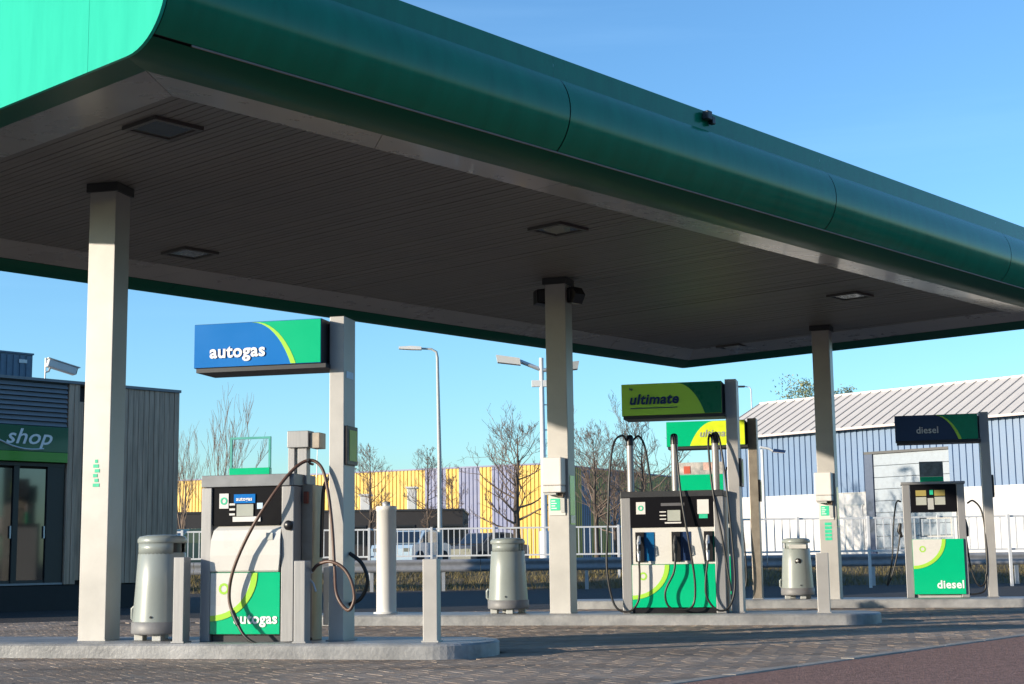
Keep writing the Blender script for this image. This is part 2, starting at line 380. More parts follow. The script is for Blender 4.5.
# long fascias: profile in (v,z); first the lower trim, then the bullnose
def arc(a0, a1, n, cz=ZL+BR, r=BR): return [(-r*sin(radians(a0+(a1-a0)*k/n)), cz-r*cos(radians(a0+(a1-a0)*k/n))) for k in range(n+1)]
def strip(prof, u0, u1, sgn, vbase, smooth=True):
    mb = MB(); n = len(prof)
    mb.add([(u0, vbase+sgn*p[0], p[1]) for p in prof]+[(u1, vbase+sgn*p[0], p[1]) for p in prof], [(k, k+1, n+k+1, n+k) for k in range(n-1)], smooth)
    return mb
for sgn, vb in ((1, V0), (-1, V1)):
    under = [(.40, ZG-.004), (.20, ZL+.035), (.03, ZL+.002)]+arc(0, 36, 7)[1:]
    segs = [(U0, 10.95), (10.95, 16.05), (16.05, 21.1), (21.1, U1)] if sgn == 1 else [(U0, 12.4), (12.4, 18.8), (18.8, U1)]
    for (a, b) in segs:
        strip(under, a+.003, b-.003, sgn, vb).build('lower_trim', m_fasc2, cano)
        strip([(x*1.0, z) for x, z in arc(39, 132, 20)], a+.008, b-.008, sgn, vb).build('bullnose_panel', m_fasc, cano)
        top = arc(132, 132, 1)[0]
        strip([(top[0]+.03, top[1]-.02), (-.285, ZL+BR+.345), (-.285, ZT), (-.20, ZT+.012), (-.1, ZT+.012)], a+.0005, b-.0005, sgn, vb, False).build('top_flashing', m_fasc, cano)
    # pale bead in the groove with a dark backing behind joints
    bx, bz = arc(37.5, 37.5, 1)[0]
    MB().tube([(U0+.35, vb+sgn*bx, bz), (U1-.35, vb+sgn*bx, bz)], .010, 6).build('trim_bead', mat('bead_grey', (.22, .21, .20), .45), cano)
    strip([(x*.965, (z-5.32)*.965+5.32) for x, z in arc(0, 135, 16)], U0+.01, U1-.01, sgn, vb).build('fascia_backing', m_black, cano)
# end plates
def plate_pts(v0, v1):
    f = [(V0+.0+x, z) for x, z in arc(0, 132, 16)]; f = [(V0-.285, ZT)]+[(v, z) for v, z in f[::-1]]
    b = [(V1-x, z) for x, z in arc(0, 132, 16)]+[(V1+.285, ZT)]
    return f+b
for u, sg in ((U0, -1), (U1, 1)):
    pts = plate_pts(0, 0); n = len(pts); e = .03*sg
    # split in panels at vertical joints
    cuts = [V0-1, 10.17, 13.9, 16.0, V1+1]
    bm = bmesh.new()
    for k in range(4):
        lo, hi = cuts[k], cuts[k+1]
        poly = []
        for q in range(n):                          # clip polygon to the v-range
            p, r2 = pts[q], pts[(q+1) % n]
            def ins(a): return lo+.002 <= a[0] <= hi-.002
            def cutp(a, b, v): t = (v-a[0])/(b[0]-a[0]); return (v, a[1]+t*(b[1]-a[1]))
            if ins(p): poly.append(p)
            evs = [v for v in (lo+.002, hi-.002) if (p[0]-v)*(r2[0]-v) < 0]
            evs.sort(key=lambda v: abs(v-p[0]))
            for v in evs: poly.append(cutp(p, r2, v))
        mb = MB(); m_ = len(poly)
        mb.add([(u, a, z) for a, z in poly]+[(u+e, a, z) for a, z in poly], [list(range(m_)), list(range(2*m_-1, m_-1, -1))]+[(i, i+m_, (i+1) % m_+m_, (i+1) % m_) for i in range(m_)])
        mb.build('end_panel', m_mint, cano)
    un = MB(); g0 = go[0] if sg < 0 else go[1]
    un.add([(u, V0, ZL), (u, V1, ZL), (g0, go[3]-.0, ZG-.004), (g0, go[2], ZG-.004)], [(0, 1, 2, 3)]).build('lower_trim', m_fasc2, cano)
    MB().add([(u+e+.003*sg, 11.35, ZT-.005), (u+e+.003*sg, 18.35, ZT-.005), (u+e+.003*sg, 18.4, 5.25), (u+e+.003*sg, 14.6, 5.44), (u+e+.003*sg, 12.3, 5.66)], [(0, 1, 2, 3, 4)]).build('pale_stripe', m_pale, cano)
MB().box(U0+.03, U1-.03, V0-.1, V1+.1, ZT-.06, ZT-.02).build('roof_deck', m_dark, cano)
rt_ = MB().box(13.5, 13.59, V0-.38, V0-.30, ZT-.12, ZT-.02, .01).box(13.62, 13.68, V0-.36, V0-.30, ZT-.15, ZT-.06, .008).box(13.52, 13.66, V0-.33, V0-.29, ZT-.1, ZT-.05).build('roof_junction_box', m_dark, cano)

# recessed soffit lights
lights = [((163, 127), 'square recessed ceiling light under the canopy corner, nearest the mint green end'), ((190, 252), 'square recessed ceiling light above the autogas pump, to the right of the left column'),
          ((558, 228), 'square recessed ceiling light in front of the middle column top'), ((850, 295), 'square recessed ceiling light to the right of the right column top'), ((735, 346), 'square recessed ceiling light at the far back edge of the canopy')]
for u, lb in lights:
    p = atz(u, ZS); r = thing('canopy_light', (p.x, p.y, ZS-.0), CA, lb, 'ceiling light', 'recessed lights in the canopy soffit')
    h = .27
    mb = MB(); mb.box(-h, h, -h, -h+.05, -.035, .0).box(-h, h, h-.05, h, -.035, 0).box(-h, -h+.05, -h+.05, h-.05, -.035, 0).box(h-.05, h, -h+.05, h-.05, -.035, 0)
    mb.build('frame', mat('soffit_frame_grey', (.075, .072, .07), .5), r)
    MB().box(-h+.052, h-.052, -h+.052, h-.052, -.022, -.004).build('diffuser', m_lamp, r)

# ------------------------------------------------------------------ columns
clab = ['cream square canopy column beside the shop, nearest and leftmost', 'cream square canopy column between the grey bin and the three-hose pump', 'cream square canopy column in front of the blue and white warehouse']
for i, c in enumerate(COLB):
    r = thing('canopy_column', (c.x, c.y, K), A-(0, .11, .13)[i], clab[i], 'column', 'canopy columns')
    h = .155
    MB().box(-h, h, -h, h, .0, ZS-K+.02, .006).build('shaft', m_colw, r)
    MB().box(-h-.004, h+.004, -h-.004, h+.004, 0, .012).build('base_plate', m_colw, r)
    MB().box(-h-.03, h+.03, -h-.03, h+.03, ZS-K-.10, ZS-K-.006).build('shade_collar', m_dark, r)  # dark colour stands in for the shade at the column top
    if i == 0:
        a = MB()
        for k in range(6): a.box(-.03+.018*(k % 2), .045-.012*(k % 3), -h-.004, -h-.001, 1.58+k*.05, 1.615+k*.05)
        a.build('green_sticker', m_gtxt, r, 'faded green lettering sticker')
    if i == 2:
        a = MB()
        for k in range(5): a.box(-.06, .06, -h-.004, -h-.001, 1.02+k*.065, 1.07+k*.065)
        a.build('green_sticker', m_gtxt, r, 'faded green lettering sticker')
    if i > 0:
        MB().box(h+.001, h+.006, -.10, .11, 1.25, 1.95).build('side_notice', m_lime, r, 'tall lime green notice on the shaded side')
        MB().box(h+.006, h+.009, -.095, .105, 1.27, 1.38).build('notice_foot', m_white, r)
        nt = thing('notice_board', c+Vector((0, 0, K+1.38))+Vector((sin(A-(0, .11, .13)[i]), -cos(A-(0, .11, .13)[i]), 0))*(h+.004), A-(0, .11, .13)[i], ('small green and white notice on the middle column', 'small green and white notice on the right column')[i-1], 'notice', 'notices on the columns')
        MB().box(-.14, .11, -.014, 0, 0, .29, .004).build('board', m_white, nt)
        MB().box(-.115, .03, -.019, -.0155, .07, .24).build('green_print', m_gtxt, nt)
        a = MB()
        for k in range(4): a.box(-.10, -.02-.02*(k % 2), -.0225, -.0195, .095+k*.035, .108+k*.035)
        a.build('lettering', m_txtw, nt)
        MB().box(.045, .10, -.03, -.0155, .04, .26).build('holder', m_grey, nt)
        tw = thing('towel_dispenser', c+Vector((0, 0, K+1.70))+Vector((sin(A-(0, .11, .13)[i]), -cos(A-(0, .11, .13)[i]), 0))*(h+.003), A-(0, .11, .13)[i], ('white paper towel box on the middle column', 'white paper towel box on the right column')[i-1], 'dispenser', 'towel boxes on the columns')
        MB().box(-.18, .12, -.21, 0, .10, .50, .02).build('cover', m_wht2, tw)
        MB().box(-.175, .115, -.205, -.005, 0.0, .097, .015).build('lower_tray', mat('pale_grey_plastic', (.6, .58, .57), .4), tw)
        MB().box(-.15, .02, -.17, -.05, -.03, .0).build('paper_slot', m_grey, tw)
        MB().box(.02, .10, -.10, 0, -.06, .0).build('bracket', mat('brown_bracket', (.16, .11, .08), .6), tw)
for dx, rot, lb in ((-.24, .5, 'dark loudspeaker under the canopy on the left of the middle column top'), (.24, -.5, 'dark loudspeaker under the canopy on the right of the middle column top')):
    p = COLB[1]+TX*dx; r = thing('loudspeaker', (p.x, p.y, 4.62), A+rot, lb, 'loudspeaker', 'speakers on the middle column')
    MB().prism([(-.11, .02), (.05, 0), (.12, .13), (.05, .24), (-.11, .22)], -.11, .11).build('housing', m_black, r)
    MB().box(-.09, .03, -.13, -.112, .04, .2).build('grille', m_dark, r)

# ------------------------------------------------------------------ litter bins
def make_bin(i, s, q, lb, ang=0, emblem=False):
    p = COLB[i]+TX*s+NX*q
    r = thing('litter_bin', (p.x, p.y, K), A+ang, lb, 'litter bin', 'grey bins on the pump islands')
    sl = .72                                        # half-angle pillars between two openings, on the +x and -x sides
    MB().lathe([(.275, .135), (.287, .15), (.285, .2), (.262, .55), (.243, .88), (.235, .89), (.0, .89)], 36).build('body', m_bin, r)
    for a0 in (-pi/2-.95, pi/2-.95):
        n = 14; mb = MB(); ri = .225
        vs = []
        for k in range(n+1):
            a = a0+1.9*k/n
            for rr, z in ((.243, .875), (.243, 1.0), (ri, 1.0), (ri, .875)): vs.append((rr*cos(a), rr*sin(a), z))
        fs = []
        for k in range(n):
            for e in range(4): fs.append((k*4+e, (k+1)*4+e, (k+1)*4+(e+1) % 4, k*4+(e+1) % 4))
        fs += [(0, 1, 2, 3), (n*4+3, n*4+2, n*4+1, n*4)]
        mb.add(vs, fs, True).build('pillar', m_bin, r)
    MB().lathe([(.235, .985), (.246, .986), (.252, 1.0), (.250, 1.03), (.232, 1.056), (.15, 1.072), (0, 1.076)], 36).build('lid', m_bin, r)
    MB().lathe([(.2, .88), (.2, .99)], 24).build('liner', m_black, r)
    MB().lathe([(.20, .065), (.292, .065), (.298, .085), (.298, .185), (.290, .19), (.27, .19)], 36).build('base_ring', m_bind, r)
    for k in range(4):
        a = -pi/2+.38+k*pi/2
        MB().box(-.05, .05, -.05, .05, 0, .067, .008).build('foot', m_grey, r).location = (.2*cos(a), .2*sin(a), 0)
    MB().tube([(-.285, -.03, .2), (-.31, -.03, .22), (-.31, -.03, .32), (-.285, -.03, .34)], .018, 8).build('hinge', m_bin, r)
    MB().lathe([(.012, 0), (.012, .006), (0, .006)], 10).build('lock', m_dark, r).matrix_local = Matrix.Translation((.03, -.284, .24)) @ Matrix.Rotation(pi/2, 4, 'X')
    if emblem:
        e = MB().lathe([(.055, 0), (.055, .01), (.0, .011)], 20).build('emblem', m_black, r, 'round black bin symbol'); e.matrix_local = Matrix.Translation((.0, -.248, .66)) @ Matrix.Rotation(radians(94), 4, 'X')
        e2 = MB().lathe([(.022, 0), (.022, .012), (.0, .013)], 12).build('emblem_figure', m_white, r); e2.matrix_local = Matrix.Translation((-.01, -.251, .67)) @ Matrix.Rotation(radians(94), 4, 'X')
        MB().box(-.15, .15, -.262, -.235, .885, .955).build('slot_band', m_white, r, 'white band across the opening')
    return r
make_bin(0, .69, .02, 'grey litter bin between the nearest column and the autogas pump')
make_bin(1, -.82, .02, 'grey litter bin to the left of the middle column')
make_bin(2, -.62, .35, 'grey litter bin with round black symbol left of the right column', .15, True)

# ------------------------------------------------------------------ bollards
def post(i, s, q, w, d, h, lb, m, name='bollard', cat='bollard'):
    p = COLB[i]+TX*s+NX*q
    r = thing(name, (p.x, p.y, K), A, lb, cat, 'square posts on the islands')
    MB().box(-w/2, w/2, -d/2, d/2, 0, h, .006).build('shaft', m, r)
    MB().box(-w/2-.012, w/2+.012, -d/2-.012, d/2+.012, 0, .014).build('foot_plate', m, r)
    return r
post(0, 1.15, -.44, .115, .15, .84, 'square steel guard post in front of the nearest grey bin', m_steel)
post(0, 2.425, -.42, .115, .15, .79, 'square steel guard post at the right side of the autogas pump', m_steel)
post(0, 3.7, -.26, .145, .13, .79, 'cream square bollard at the end of the nearest island', m_colw)
post(1, 3.655, -.25, .165, .13, .80, 'cream square bollard at the end of the middle island', m_colw)
p = COLB[1]+TX*-2.70+NX*.1
r = thing('vent_post', (p.x, p.y, K), A, 'tall round white post with cap behind the autogas pump', 'post')
MB().lathe([(.148, 0), (.148, 1.5), (.156, 1.505), (.156, 1.56), (.14, 1.575), (.0, 1.58)], 28).build('shaft', m_wht2, r)
MB().lathe([(.06, 1.575), (.06, 1.63), (.03, 1.64), (0, 1.64)], 16).build('cap', m_galv, r)
MB().lathe([(.19, 0), (.19, .02), (.15, .025)], 28).build('foot_flange', m_wht2, r)

# ------------------------------------------------------------------ overhead pump signs
def arcpoly(x0, x1, z0, z1, n=10):                  # swoosh from top (x0) to bottom (x1), bulging right
    q = .95
    return [(x0+(x1-x0)*sin(q*k/n)/sin(q), z1+(z0-z1)*(1-cos(q*k/n))/(1-cos(q))) for k in range(n+1)]
def make_sign(i, q, sl, sr, pw, body, lb, style, grp='lit product signs over the pumps'):
    # sl, sr: left and right end of the box; post stands right of sr
    p = COLB[i]+TX*(sr+.03+pw/2)+NX*q
    r = thing('pump_sign', (p.x, p.y, K), A, lb, 'sign', grp)
    L = sl-(sr+.03+pw/2); R = -(.03+pw/2); z0, z1 = 2.755, 3.21
    MB().box(-pw/2, pw/2, -.165, .165, 0, 3.245, .005).build('post', m_colw if style != 'mirror' else m_steelt, r)
    MB().box(-pw/2-.02, pw/2+.02, -.185, .185, 0, .015).build('foot_plate', m_steel, r)
    MB().box(L, R, -.315, .16, z0, z1, .006).build('sign_box', m_dark, r)  # box coloured dark to carry the shade on the sign's side
    MB().box(L+.004, R-.004, -.3185, -.3155, z0+.004, z1-.004).build('sign_face', {'auto': m_blue, 'ult': m_lime, 'die': m_dblue, 'mirror': m_green}[style], r)
    MB().box(L+.02, R+.04, -.30, .15, z0-.045, z0-.003).build('underside', m_dark, r)
    MB().box(R+.001, R+.03, -.12, .12, z0+.03, z1-.03).build('bracket', m_dark, r)
    w = R-L; y0, y1 = -.3235, -.319
    e = .008
    if style in ('auto', 'die', 'ult'):
        ax0, ax1 = (L+.485*w, L+.805*w) if style == 'auto' else ((L+.5*w, L+.80*w) if style == 'die' else (L+.55*w, L+.83*w))
        a = arcpoly(ax0, ax1, z0+e, z1-e)
        MB().prism(a+[(R-e, z0+e), (R-e, z1-e)], y0, y1).build('green_field', {'auto': m_green, 'ult': m_dgreen, 'die': m_green}[style] if style != 'die' else mat('mid_green_panel', (.0, .22, .11), .3, coat=.3), r)
        if style != 'ult':
            b = arcpoly(ax0-.035, ax1-.055, z0+e, z1-e)
            MB().prism(b+a[::-1], y0-.003, y1).build('lime_arc', m_lime, r)
    else:
        a = arcpoly(L+.62*w, L+.30*w, z0+e, z1-e)
        MB().prism([(L+.62*w+0*x, z) if False else (x, z) for x, z in a][::-1]+[(R-e, z1-e), (R-e, z0+e)], y0, y1).build('lime_field', mat('yellow_lime_panel', (.62, .75, .03), .3, coat=.3), r)
    yt = y0-.005
    if style == 'auto': text('autogas', .185, L+.13*w, z0+.10, yt, m_txtw, r, bold=.028, sx=1.02)
    if style == 'ult':
        text('ultimate', .20, L+.075*w, z0+.165, yt, m_navy, r, bold=.03, shear=.22, sx=1.0)
        MB().box(L+.09*w, L+.56*w, yt-.001, yt+.003, z0+.10, z0+.112).build('strapline', m_navy, r)
        text('bp', .05, L+.08*w, z0+.37, yt, m_navy, r)
    if style == 'die': text('diesel', .165, L+.255*w, z0+.13, yt, m_silv, r, bold=.012)
    if style == 'mirror':
        text('ultimate', .18, L+.42*w, z0+.165, yt, mat('pale_lilac_lettering', (.30, .33, .30), .4), r, bold=.02, shear=.22)
    # small notice panel on the post's right side
    fr = MB().box(pw/2, pw/2+.035, -.15, .15, 1.74, 2.13, .004).build('side_panel', m_black, r)
    MB().box(pw/2+.036, pw/2+.04, -.10, .11, 1.78, 2.09).build('print', mat('olive_lime_print', (.30, .40, .05), .35), fr)
    if style == 'auto': MB().box(pw/2+.001, pw/2+.005, -.10, .10, 2.62, 2.69).build('pale_sticker', mat('pale_blue_sticker', (.45, .6, .75), .4), r)
    return r
make_sign(0, .0, 1.175, 2.57, .155, 'autogas', 'blue and green overhead sign reading autogas on cream post', 'auto')
make_sign(1, .05, .95, 2.37, .16, 'ultimate', 'olive and dark green overhead sign reading ultimate on the middle island', 'ult')
make_sign(2, .7, 1.20, 2.62, .16, 'diesel', 'dark blue overhead sign reading diesel on the far island', 'die')
make_sign(2, .35, -2.86, -1.43, .16, 'ultimate', 'sunlit green and yellow overhead sign behind the ultimate sign', 'mirror')

# ------------------------------------------------------------------ fuel pumps
def bp_flower(x, z, y, rr, m, parent):
    n = 36; pts = []
    vs = []; fs = []
    for k in range(n):
        a = 2*pi*k/n; ro = rr*(1+.14*abs(sin(9*a))); ri = rr*.60*(1+.1*abs(cos(9*a)))
        vs += [(x+ro*cos(a), y, z+ro*sin(a)), (x+ri*cos(a), y, z+ri*sin(a))]
    for k in range(n): fs.append((2*k, 2*k+1, 2*((k+1) % n)+1, 2*((k+1) % n)))
    return MB().add(vs, fs).build('flower_emblem', m, parent)
def lower_panel(r, x0, x1, z0, z1, yf, word, cornerx, cornerz, tsize):
    # white top-left corner swept off by a lime arc, green for the rest
    MB().box(x0, x1, yf, yf+.03, z0, z1, .003).build('lower_panel', m_green, r)
    n = 12
    def arcq(kx, kz): return [(x0+.004+kx*cos(pi/2*k/n), z1-.004-kz*sin(pi/2*k/n)) for k in range(n+1)]
    a = arcq(cornerx, cornerz); b = arcq(cornerx+.065, cornerz+.055)
    MB().prism([(x0+.004, z1-.004)]+a[::-1], yf-.006, yf-.0005).build('white_corner', m_white, r)
    MB().prism(b+a[::-1], yf-.007, yf-.0005).build('lime_arc', m_lime, r)
    bp_flower(x0+cornerx*.34, z1-cornerz*.38, yf-.0085, .052, m_lime, r)
    if word: text(word, tsize, x1-.02, z0+.105, yf-.006, m_txtw, r, bold=.027, align='RIGHT')

# --- autogas pump (near island)
p = COLB[0]+TX*1.78
P1 = thing('autogas_pump', (p.x, p.y, K), A, 'steel and white autogas pump with looping brown hose, nearest pump', 'fuel pump', 'fuel pumps')
r = P1; yf, yb = -.30, .28
def s1(px): return 1.3+(px-200)*.01072-1.78
def z1(py): return (642-py)/100.2
MB().box(-.5, -.39, yf, yb, 0, 1.53, .006).build('side_post', m_steel, r)
MB().box(.37, .5, yf, yb, 0, 1.53, .006).build('side_post', m_steel, r)
MB().box(-.5, .5, yf-.01, yb+.01, 1.535, 1.655, .006).build('header', mat('dark_satin_steel', (.19, .2, .215), .4, metal=.3), r)
MB().box(-.385, .365, yf+.06, yb-.02, .06, 1.53).build('cabinet', m_grey, r)
MB().box(-.385, .365, yf+.02, yf+.06, 1.15, 1.53).build('display_panel', m_blackg, r)
MB().box(-.15, .08, yf+.008, yf+.019, 1.37, 1.46).build('price_sign', m_blue, r)
text('autogas', .055, -.125, 1.395, yf+.005, m_txtw, r, bold=.02, name='price_lettering')
MB().box(-.12, .06, yf+.008, yf+.019, 1.24, 1.36).build('lcd_display', m_lcd, r)
MB().box(-.16, .14, yf+.006, yf+.019, 1.185, 1.235).build('lcd_strip', m_wht2, r)
MB().box(-.31, -.21, yf+.010, yf+.019, 1.32, 1.47).build('emblem_plate', m_wht2, r)
bp_flower(-.26, 1.395, yf+.006, .035, m_gtxt, r)
for k in range(3): MB().box(-.20, -.14, yf+.012, yf+.019, 1.25+k*.05, 1.27+k*.05).build('button', m_wht2, r)
MB().box(.10, .16, yf+.012, yf+.019, 1.31, 1.37).build('card_sticker', mat('pale_blue_sticker', (.45, .6, .75), .4), r)
MB().box(.22, .29, yf-.0335, yf-.0305, 1.00, 1.07).build('sticker', mat('pale_print', (.45, .47, .44), .5), r)
# white bulged middle panel, narrower at the top right
mb = MB(); n = 6
prof = [(yf+.055, 1.145), (yf+.0, 1.10), (yf-.025, 1.0), (yf-.03, .85), (yf-.015, .70), (yf+.0, .685)]
wid = [(-.33, .365), (-.36, .365), (-.38, .365), (-.386, .365), (-.386, .345), (-.386, .34)]
vs = []
for (y, z), (a, b) in zip(prof, wid): vs += [(a, y, z), (b, y, z), (a, yf+.06, z), (b, yf+.06, z)]
fs = []
for k in range(n-1): a = 4*k; fs += [(a, a+4, a+5, a+1), (a, a+2, a+6, a+4), (a+1, a+5, a+7, a+3)]
fs += [(0, 1, 3, 2), (4*n-4, 4*n-2, 4*n-1, 4*n-3)]
mb.add(vs, fs, False).build('middle_panel', m_white, r)
lower_panel(r, -.386, .36, .075, .68, yf-.005, 'autogas', .44, .42, .145)
MB().box(-.38, .36, yf+.04, yb-.04, 0, .058).build('plinth', m_dark, r)
# picture holder frame on top
MB().box(-.33, .12, -.03, .03, 1.657, 1.74, .006).build('topper_base', m_green, r)
f_ = MB(); g = .011
f_.box(-.33, -.33+2*g, -g, g, 1.742, 2.06).box(.12-2*g, .12, -g, g, 1.742, 2.06).box(-.33+2*g, .12-2*g, -g, g, 2.06-2*g, 2.06).build('topper_frame', mat('teal_frame', (.05, .32, .28), .4), r)
# steel side column, mast and arm
MB().box(.505, .62, -.1, .18, .0, 1.55, .005).build('side_housing', m_steelt, r)
MB().box(.33, .40, -.05, .05, 1.66, 2.10, .004).build('mast', m_steel, r)
MB().box(.43, .53, -.04, .06, 1.56, 2.0, .004).build('mast', m_steel, r)
MB().box(.33, .56, -.08, .08, 1.93, 2.10, .006).build('mast_arm', m_steel, r)
MB().box(.565, .67, -.05, .13, 1.92, 2.08, .006).build('arm_end', m_steelt, r)
MB().tube([(.63, 0, 1.92), (.63, -.02, 1.62)], .004, 6).build('cord', m_galv, r)
MB().lathe([(.045, 0), (.05, .02), (.04, .035), (0, .037)], 16).build('emergency_knob', m_black, r).matrix_local = Matrix.Translation((.45, yf, 1.14)) @ Matrix.Rotation(pi/2, 4, 'X')
MB().box(.53, .58, -.13, -.1, 1.36, 1.48, .008).build('red_handle', mat('rusty_red', (.18, .05, .03), .6), r)
def P(px, py, y): return (s1(px), y, z1(py))
hA = [P(303, 640, -.12), P(290, 643, -.36), P(270, 645, -.46), P(252, 637, -.46), P(239, 618, -.42), P(232, 598, -.40), P(237, 570, -.42), P(254, 533, -.44), P(275, 498, -.42), P(291, 472, -.30), P(304, 463, -.22), P(316, 471, -.22), P(323, 495, -.24), P(328, 530, -.26), P(332, 570, -.30), P(338, 597, -.40), P(350, 611, -.44), P(356, 600, -.44), P(353, 583, -.44), P(344, 570, -.42), P(331, 564, -.40), P(318, 567, -.36), P(311, 573, -.32)]
hs_ = spline(hA, 6)
MB().tube(hs_[24:], .017, 8).build('hose', m_hose, r, 'brown filling hose looped over the mast')
MB().tube(hs_[:25], .0165, 8).build('hose', m_rubber, r, 'black lower end of the filling hose')
MB().tube(hs_[22:27], .024, 10).build('coupling', m_dark, r)
MB().tube(spline([P(308, 560, .0), P(308, 515, .02), P(310, 488, .02), P(318, 477, .02), P(327, 481, .02)], 6), .02, 8).build('hose', m_rubber, r)
MB().tube(spline([P(330, 520, .2), P(322, 545, .18), P(316, 575, .15), P(312, 615, .1), P(318, 635, .1), P(326, 641, .1)], 6), .018, 8).build('hose', m_rubber, r)
MB().tube(spline([P(336, 556, .0), P(348, 566, .0), P(354, 583, .0), P(348, 600, .0), P(336, 607, .0)], 6), .02, 8).build('hose', m_rubber, r)
MB().box(s1(322), s1(333), .02, .16, 0, .78, .006).build('hose_cabinet', m_dark, r)
MB().box(s1(310), s1(317), .0, .08, .15, .72, .005).build('holster_post', m_colw, r)
nz_ = MB().tube([P(311, 573, -.32), P(304, 577, -.31), P(301, 580, -.30)], [.02, .026, .016], 10).tube([P(306, 578, -.33), P(313, 585, -.35), P(316, 593, -.36)], .010, 8).tube([P(305, 582, -.31), P(308, 592, -.31)], .008, 6)
nz_.build('nozzle', m_galv, r)
MB().tube([P(303, 463, -.25), P(303, 466, -.18), P(301, 466, -.06)], .014, 8).build('hose_hook', m_dark, r)

# --- three-hose pumps (middle island and, behind it, the far island)
def make_tri(i, q, sc, lb, grp='fuel pumps', topper=False):
    p = COLB[i]+TX*sc+NX*q
    r = thing('petrol_pump', (p.x, p.y, K), A, lb, 'fuel pump', grp)
    hw = .72; yf, yb = -.30, .30
    for a in (-1, 1): MB().box(min(a*hw, a*(hw-.135)), max(a*hw, a*(hw-.135)), yf, yb, 0, 1.60, .006).build('side_post', m_steel, r)
    MB().box(-hw+.138, hw-.138, yf+.08, yb-.08, .03, 1.6).build('cabinet', m_grey, r)
    MB().box(-hw+.0, hw-.0, yf-.012, yb+.012, 1.605, 1.69, .005).build('header', m_dark, r)
    MB().box(-hw+.137, hw-.137, yf+.0, yf+.08, 1.185, 1.603).build('display_panel', m_blackg, r)
    MB().box(-.06, .12, yf-.008, yf-.001, 1.27, 1.42).build('lcd_display', m_lcd, r)
    for k in range(3): MB().box(-.17, -.08, yf-.006, yf-.001, 1.29+k*.05, 1.305+k*.05).build('button', m_wht2, r)
    MB().box(-.1, .13, yf-.007, yf-.001, 1.235, 1.255).build('lcd_strip', m_wht2, r)
    MB().box(-.15, .18, yf-.005, yf-.001, 1.48, 1.52).build('maker_plate', mat('dim_grey_print', (.10, .10, .11), .5), r)
    MB().box(-.50, -.37, yf-.008, yf-.001, 1.37, 1.54, .002).build('emblem_plate', m_wht2, r)
    bp_flower(-.435, 1.455, yf-.012, .035, m_gtxt, r)
    MB().box(.36, .52, yf-.008, yf-.001, 1.36, 1.56, .002).build('notice_plate', m_wht2, r)
    MB().box(.38, .50, yf-.008, yf-.001, 1.30, 1.357).build('green_label', m_gtxt, r)
    MB().box(-hw+.137, hw-.137, yf+.02, yf+.08, .675, 1.182).build('nozzle_panel', m_white, r)
    for xn, ms in ((-.46, mat('muted_blue_label', (.0, .10, .26), .35)), (.05, m_dblue), (.50, mat('muted_green_label', (.0, .22, .11), .35))):
        rc = MB(); rc.box(xn-.06, xn+.06, yf-.02, yf+.018, .71, 1.12).build('nozzle_boot', m_black, r)
        MB().box(xn+.062, xn+.2 if xn < .4 else .58, yf+.008, yf+.019, .72, 1.12).build('fuel_grade_label', ms, r)
        nn = MB().tube([(xn, yf-.05, 1.06), (xn, yf-.09, .98), (xn, yf-.12, .88), (xn, yf-.12, .72)], [.022, .03, .028, .018], 10)
        nn.tube([(xn-.0, yf-.06, 1.0), (xn, yf-.17, .97), (xn, yf-.18, .86), (xn, yf-.13, .82)], .010, 8)
        nz2 = nn.build('nozzle', m_galv if xn != .05 else m_dark, r)
        MB().tube([(xn, yf-.115, .95), (xn, yf-.118, .86)], .036, 10).build('grip', m_black, nz2)
    lower_panel(r, -hw+.138, hw-.138, .08, .67, yf-.002, None, .46, .42, .1)
    MB().box(-hw+.138, hw-.138, yf+.03, yb-.04, 0, .078).build('plinth', m_black, r)
    for xm in (-.62, .02, .60) if not topper else ():
        MB().tube([(xm, 0, 1.69), (xm, 0, 2.44)], [.05, .05], 12).build('hose_mast', m_steel, r)
    T = [(-.62, -1), (.02, 1), (.60, 1)]
    H = [
      [(-.66, -.05, 2.43), (-.70, -.12, 2.50), (-.80, -.25, 2.40), (-.86, -.32, 2.0), (-.90, -.36, 1.2), (-.92, -.38, .6), (-.82, -.40, .12), (-.62, -.42, .03), (-.48, -.42, .18), (-.455, -.42, .5), (-.46, -.42, .74)],
      [(-.58, .0, 2.43), (-.50, .08, 2.50), (-.42, .1, 2.35), (-.37, .12, 2.0), (-.34, .14, 1.7)],
      [(.02, -.05, 2.43), (.05, -.14, 2.47), (.09, -.28, 2.2), (.15, -.38, 1.6), (.24, -.42, 1.0), (.31, -.42, .45), (.28, -.42, .12), (.12, -.43, .05), (-.06, -.43, .10), (-.10, -.43, .3), (.02, -.43, .55), (.05, -.42, .74)],
      [(.60, -.05, 2.43), (.63, -.14, 2.50), (.70, -.26, 2.35), (.78, -.34, 1.7), (.84, -.37, .9), (.85, -.38, .35), (.76, -.40, .08), (.60, -.42, .05), (.47, -.42, .22), (.46, -.42, .45), (.50, -.42, .74)],
      [(.56, .0, 2.43), (.54, -.10, 2.47), (.53, -.20, 2.3), (.58, -.30, 1.7), (.70, -.36, 1.0), (.80, -.38, .3)]]
    if topper: H = [[(x, y, z*.84) for x, y, z in h] for h in H[3:]]
    for h in H: MB().tube(spline(h, 6), .0155, 8).build('hose', m_rubber, r)
    for xm, _ in T if not topper else (): MB().lathe([(.055, 2.36), (.055, 2.47), (.045, 2.50), (.02, 2.515), (0, 2.515)], 14, cx=xm).build('mast_cap', m_black, r)
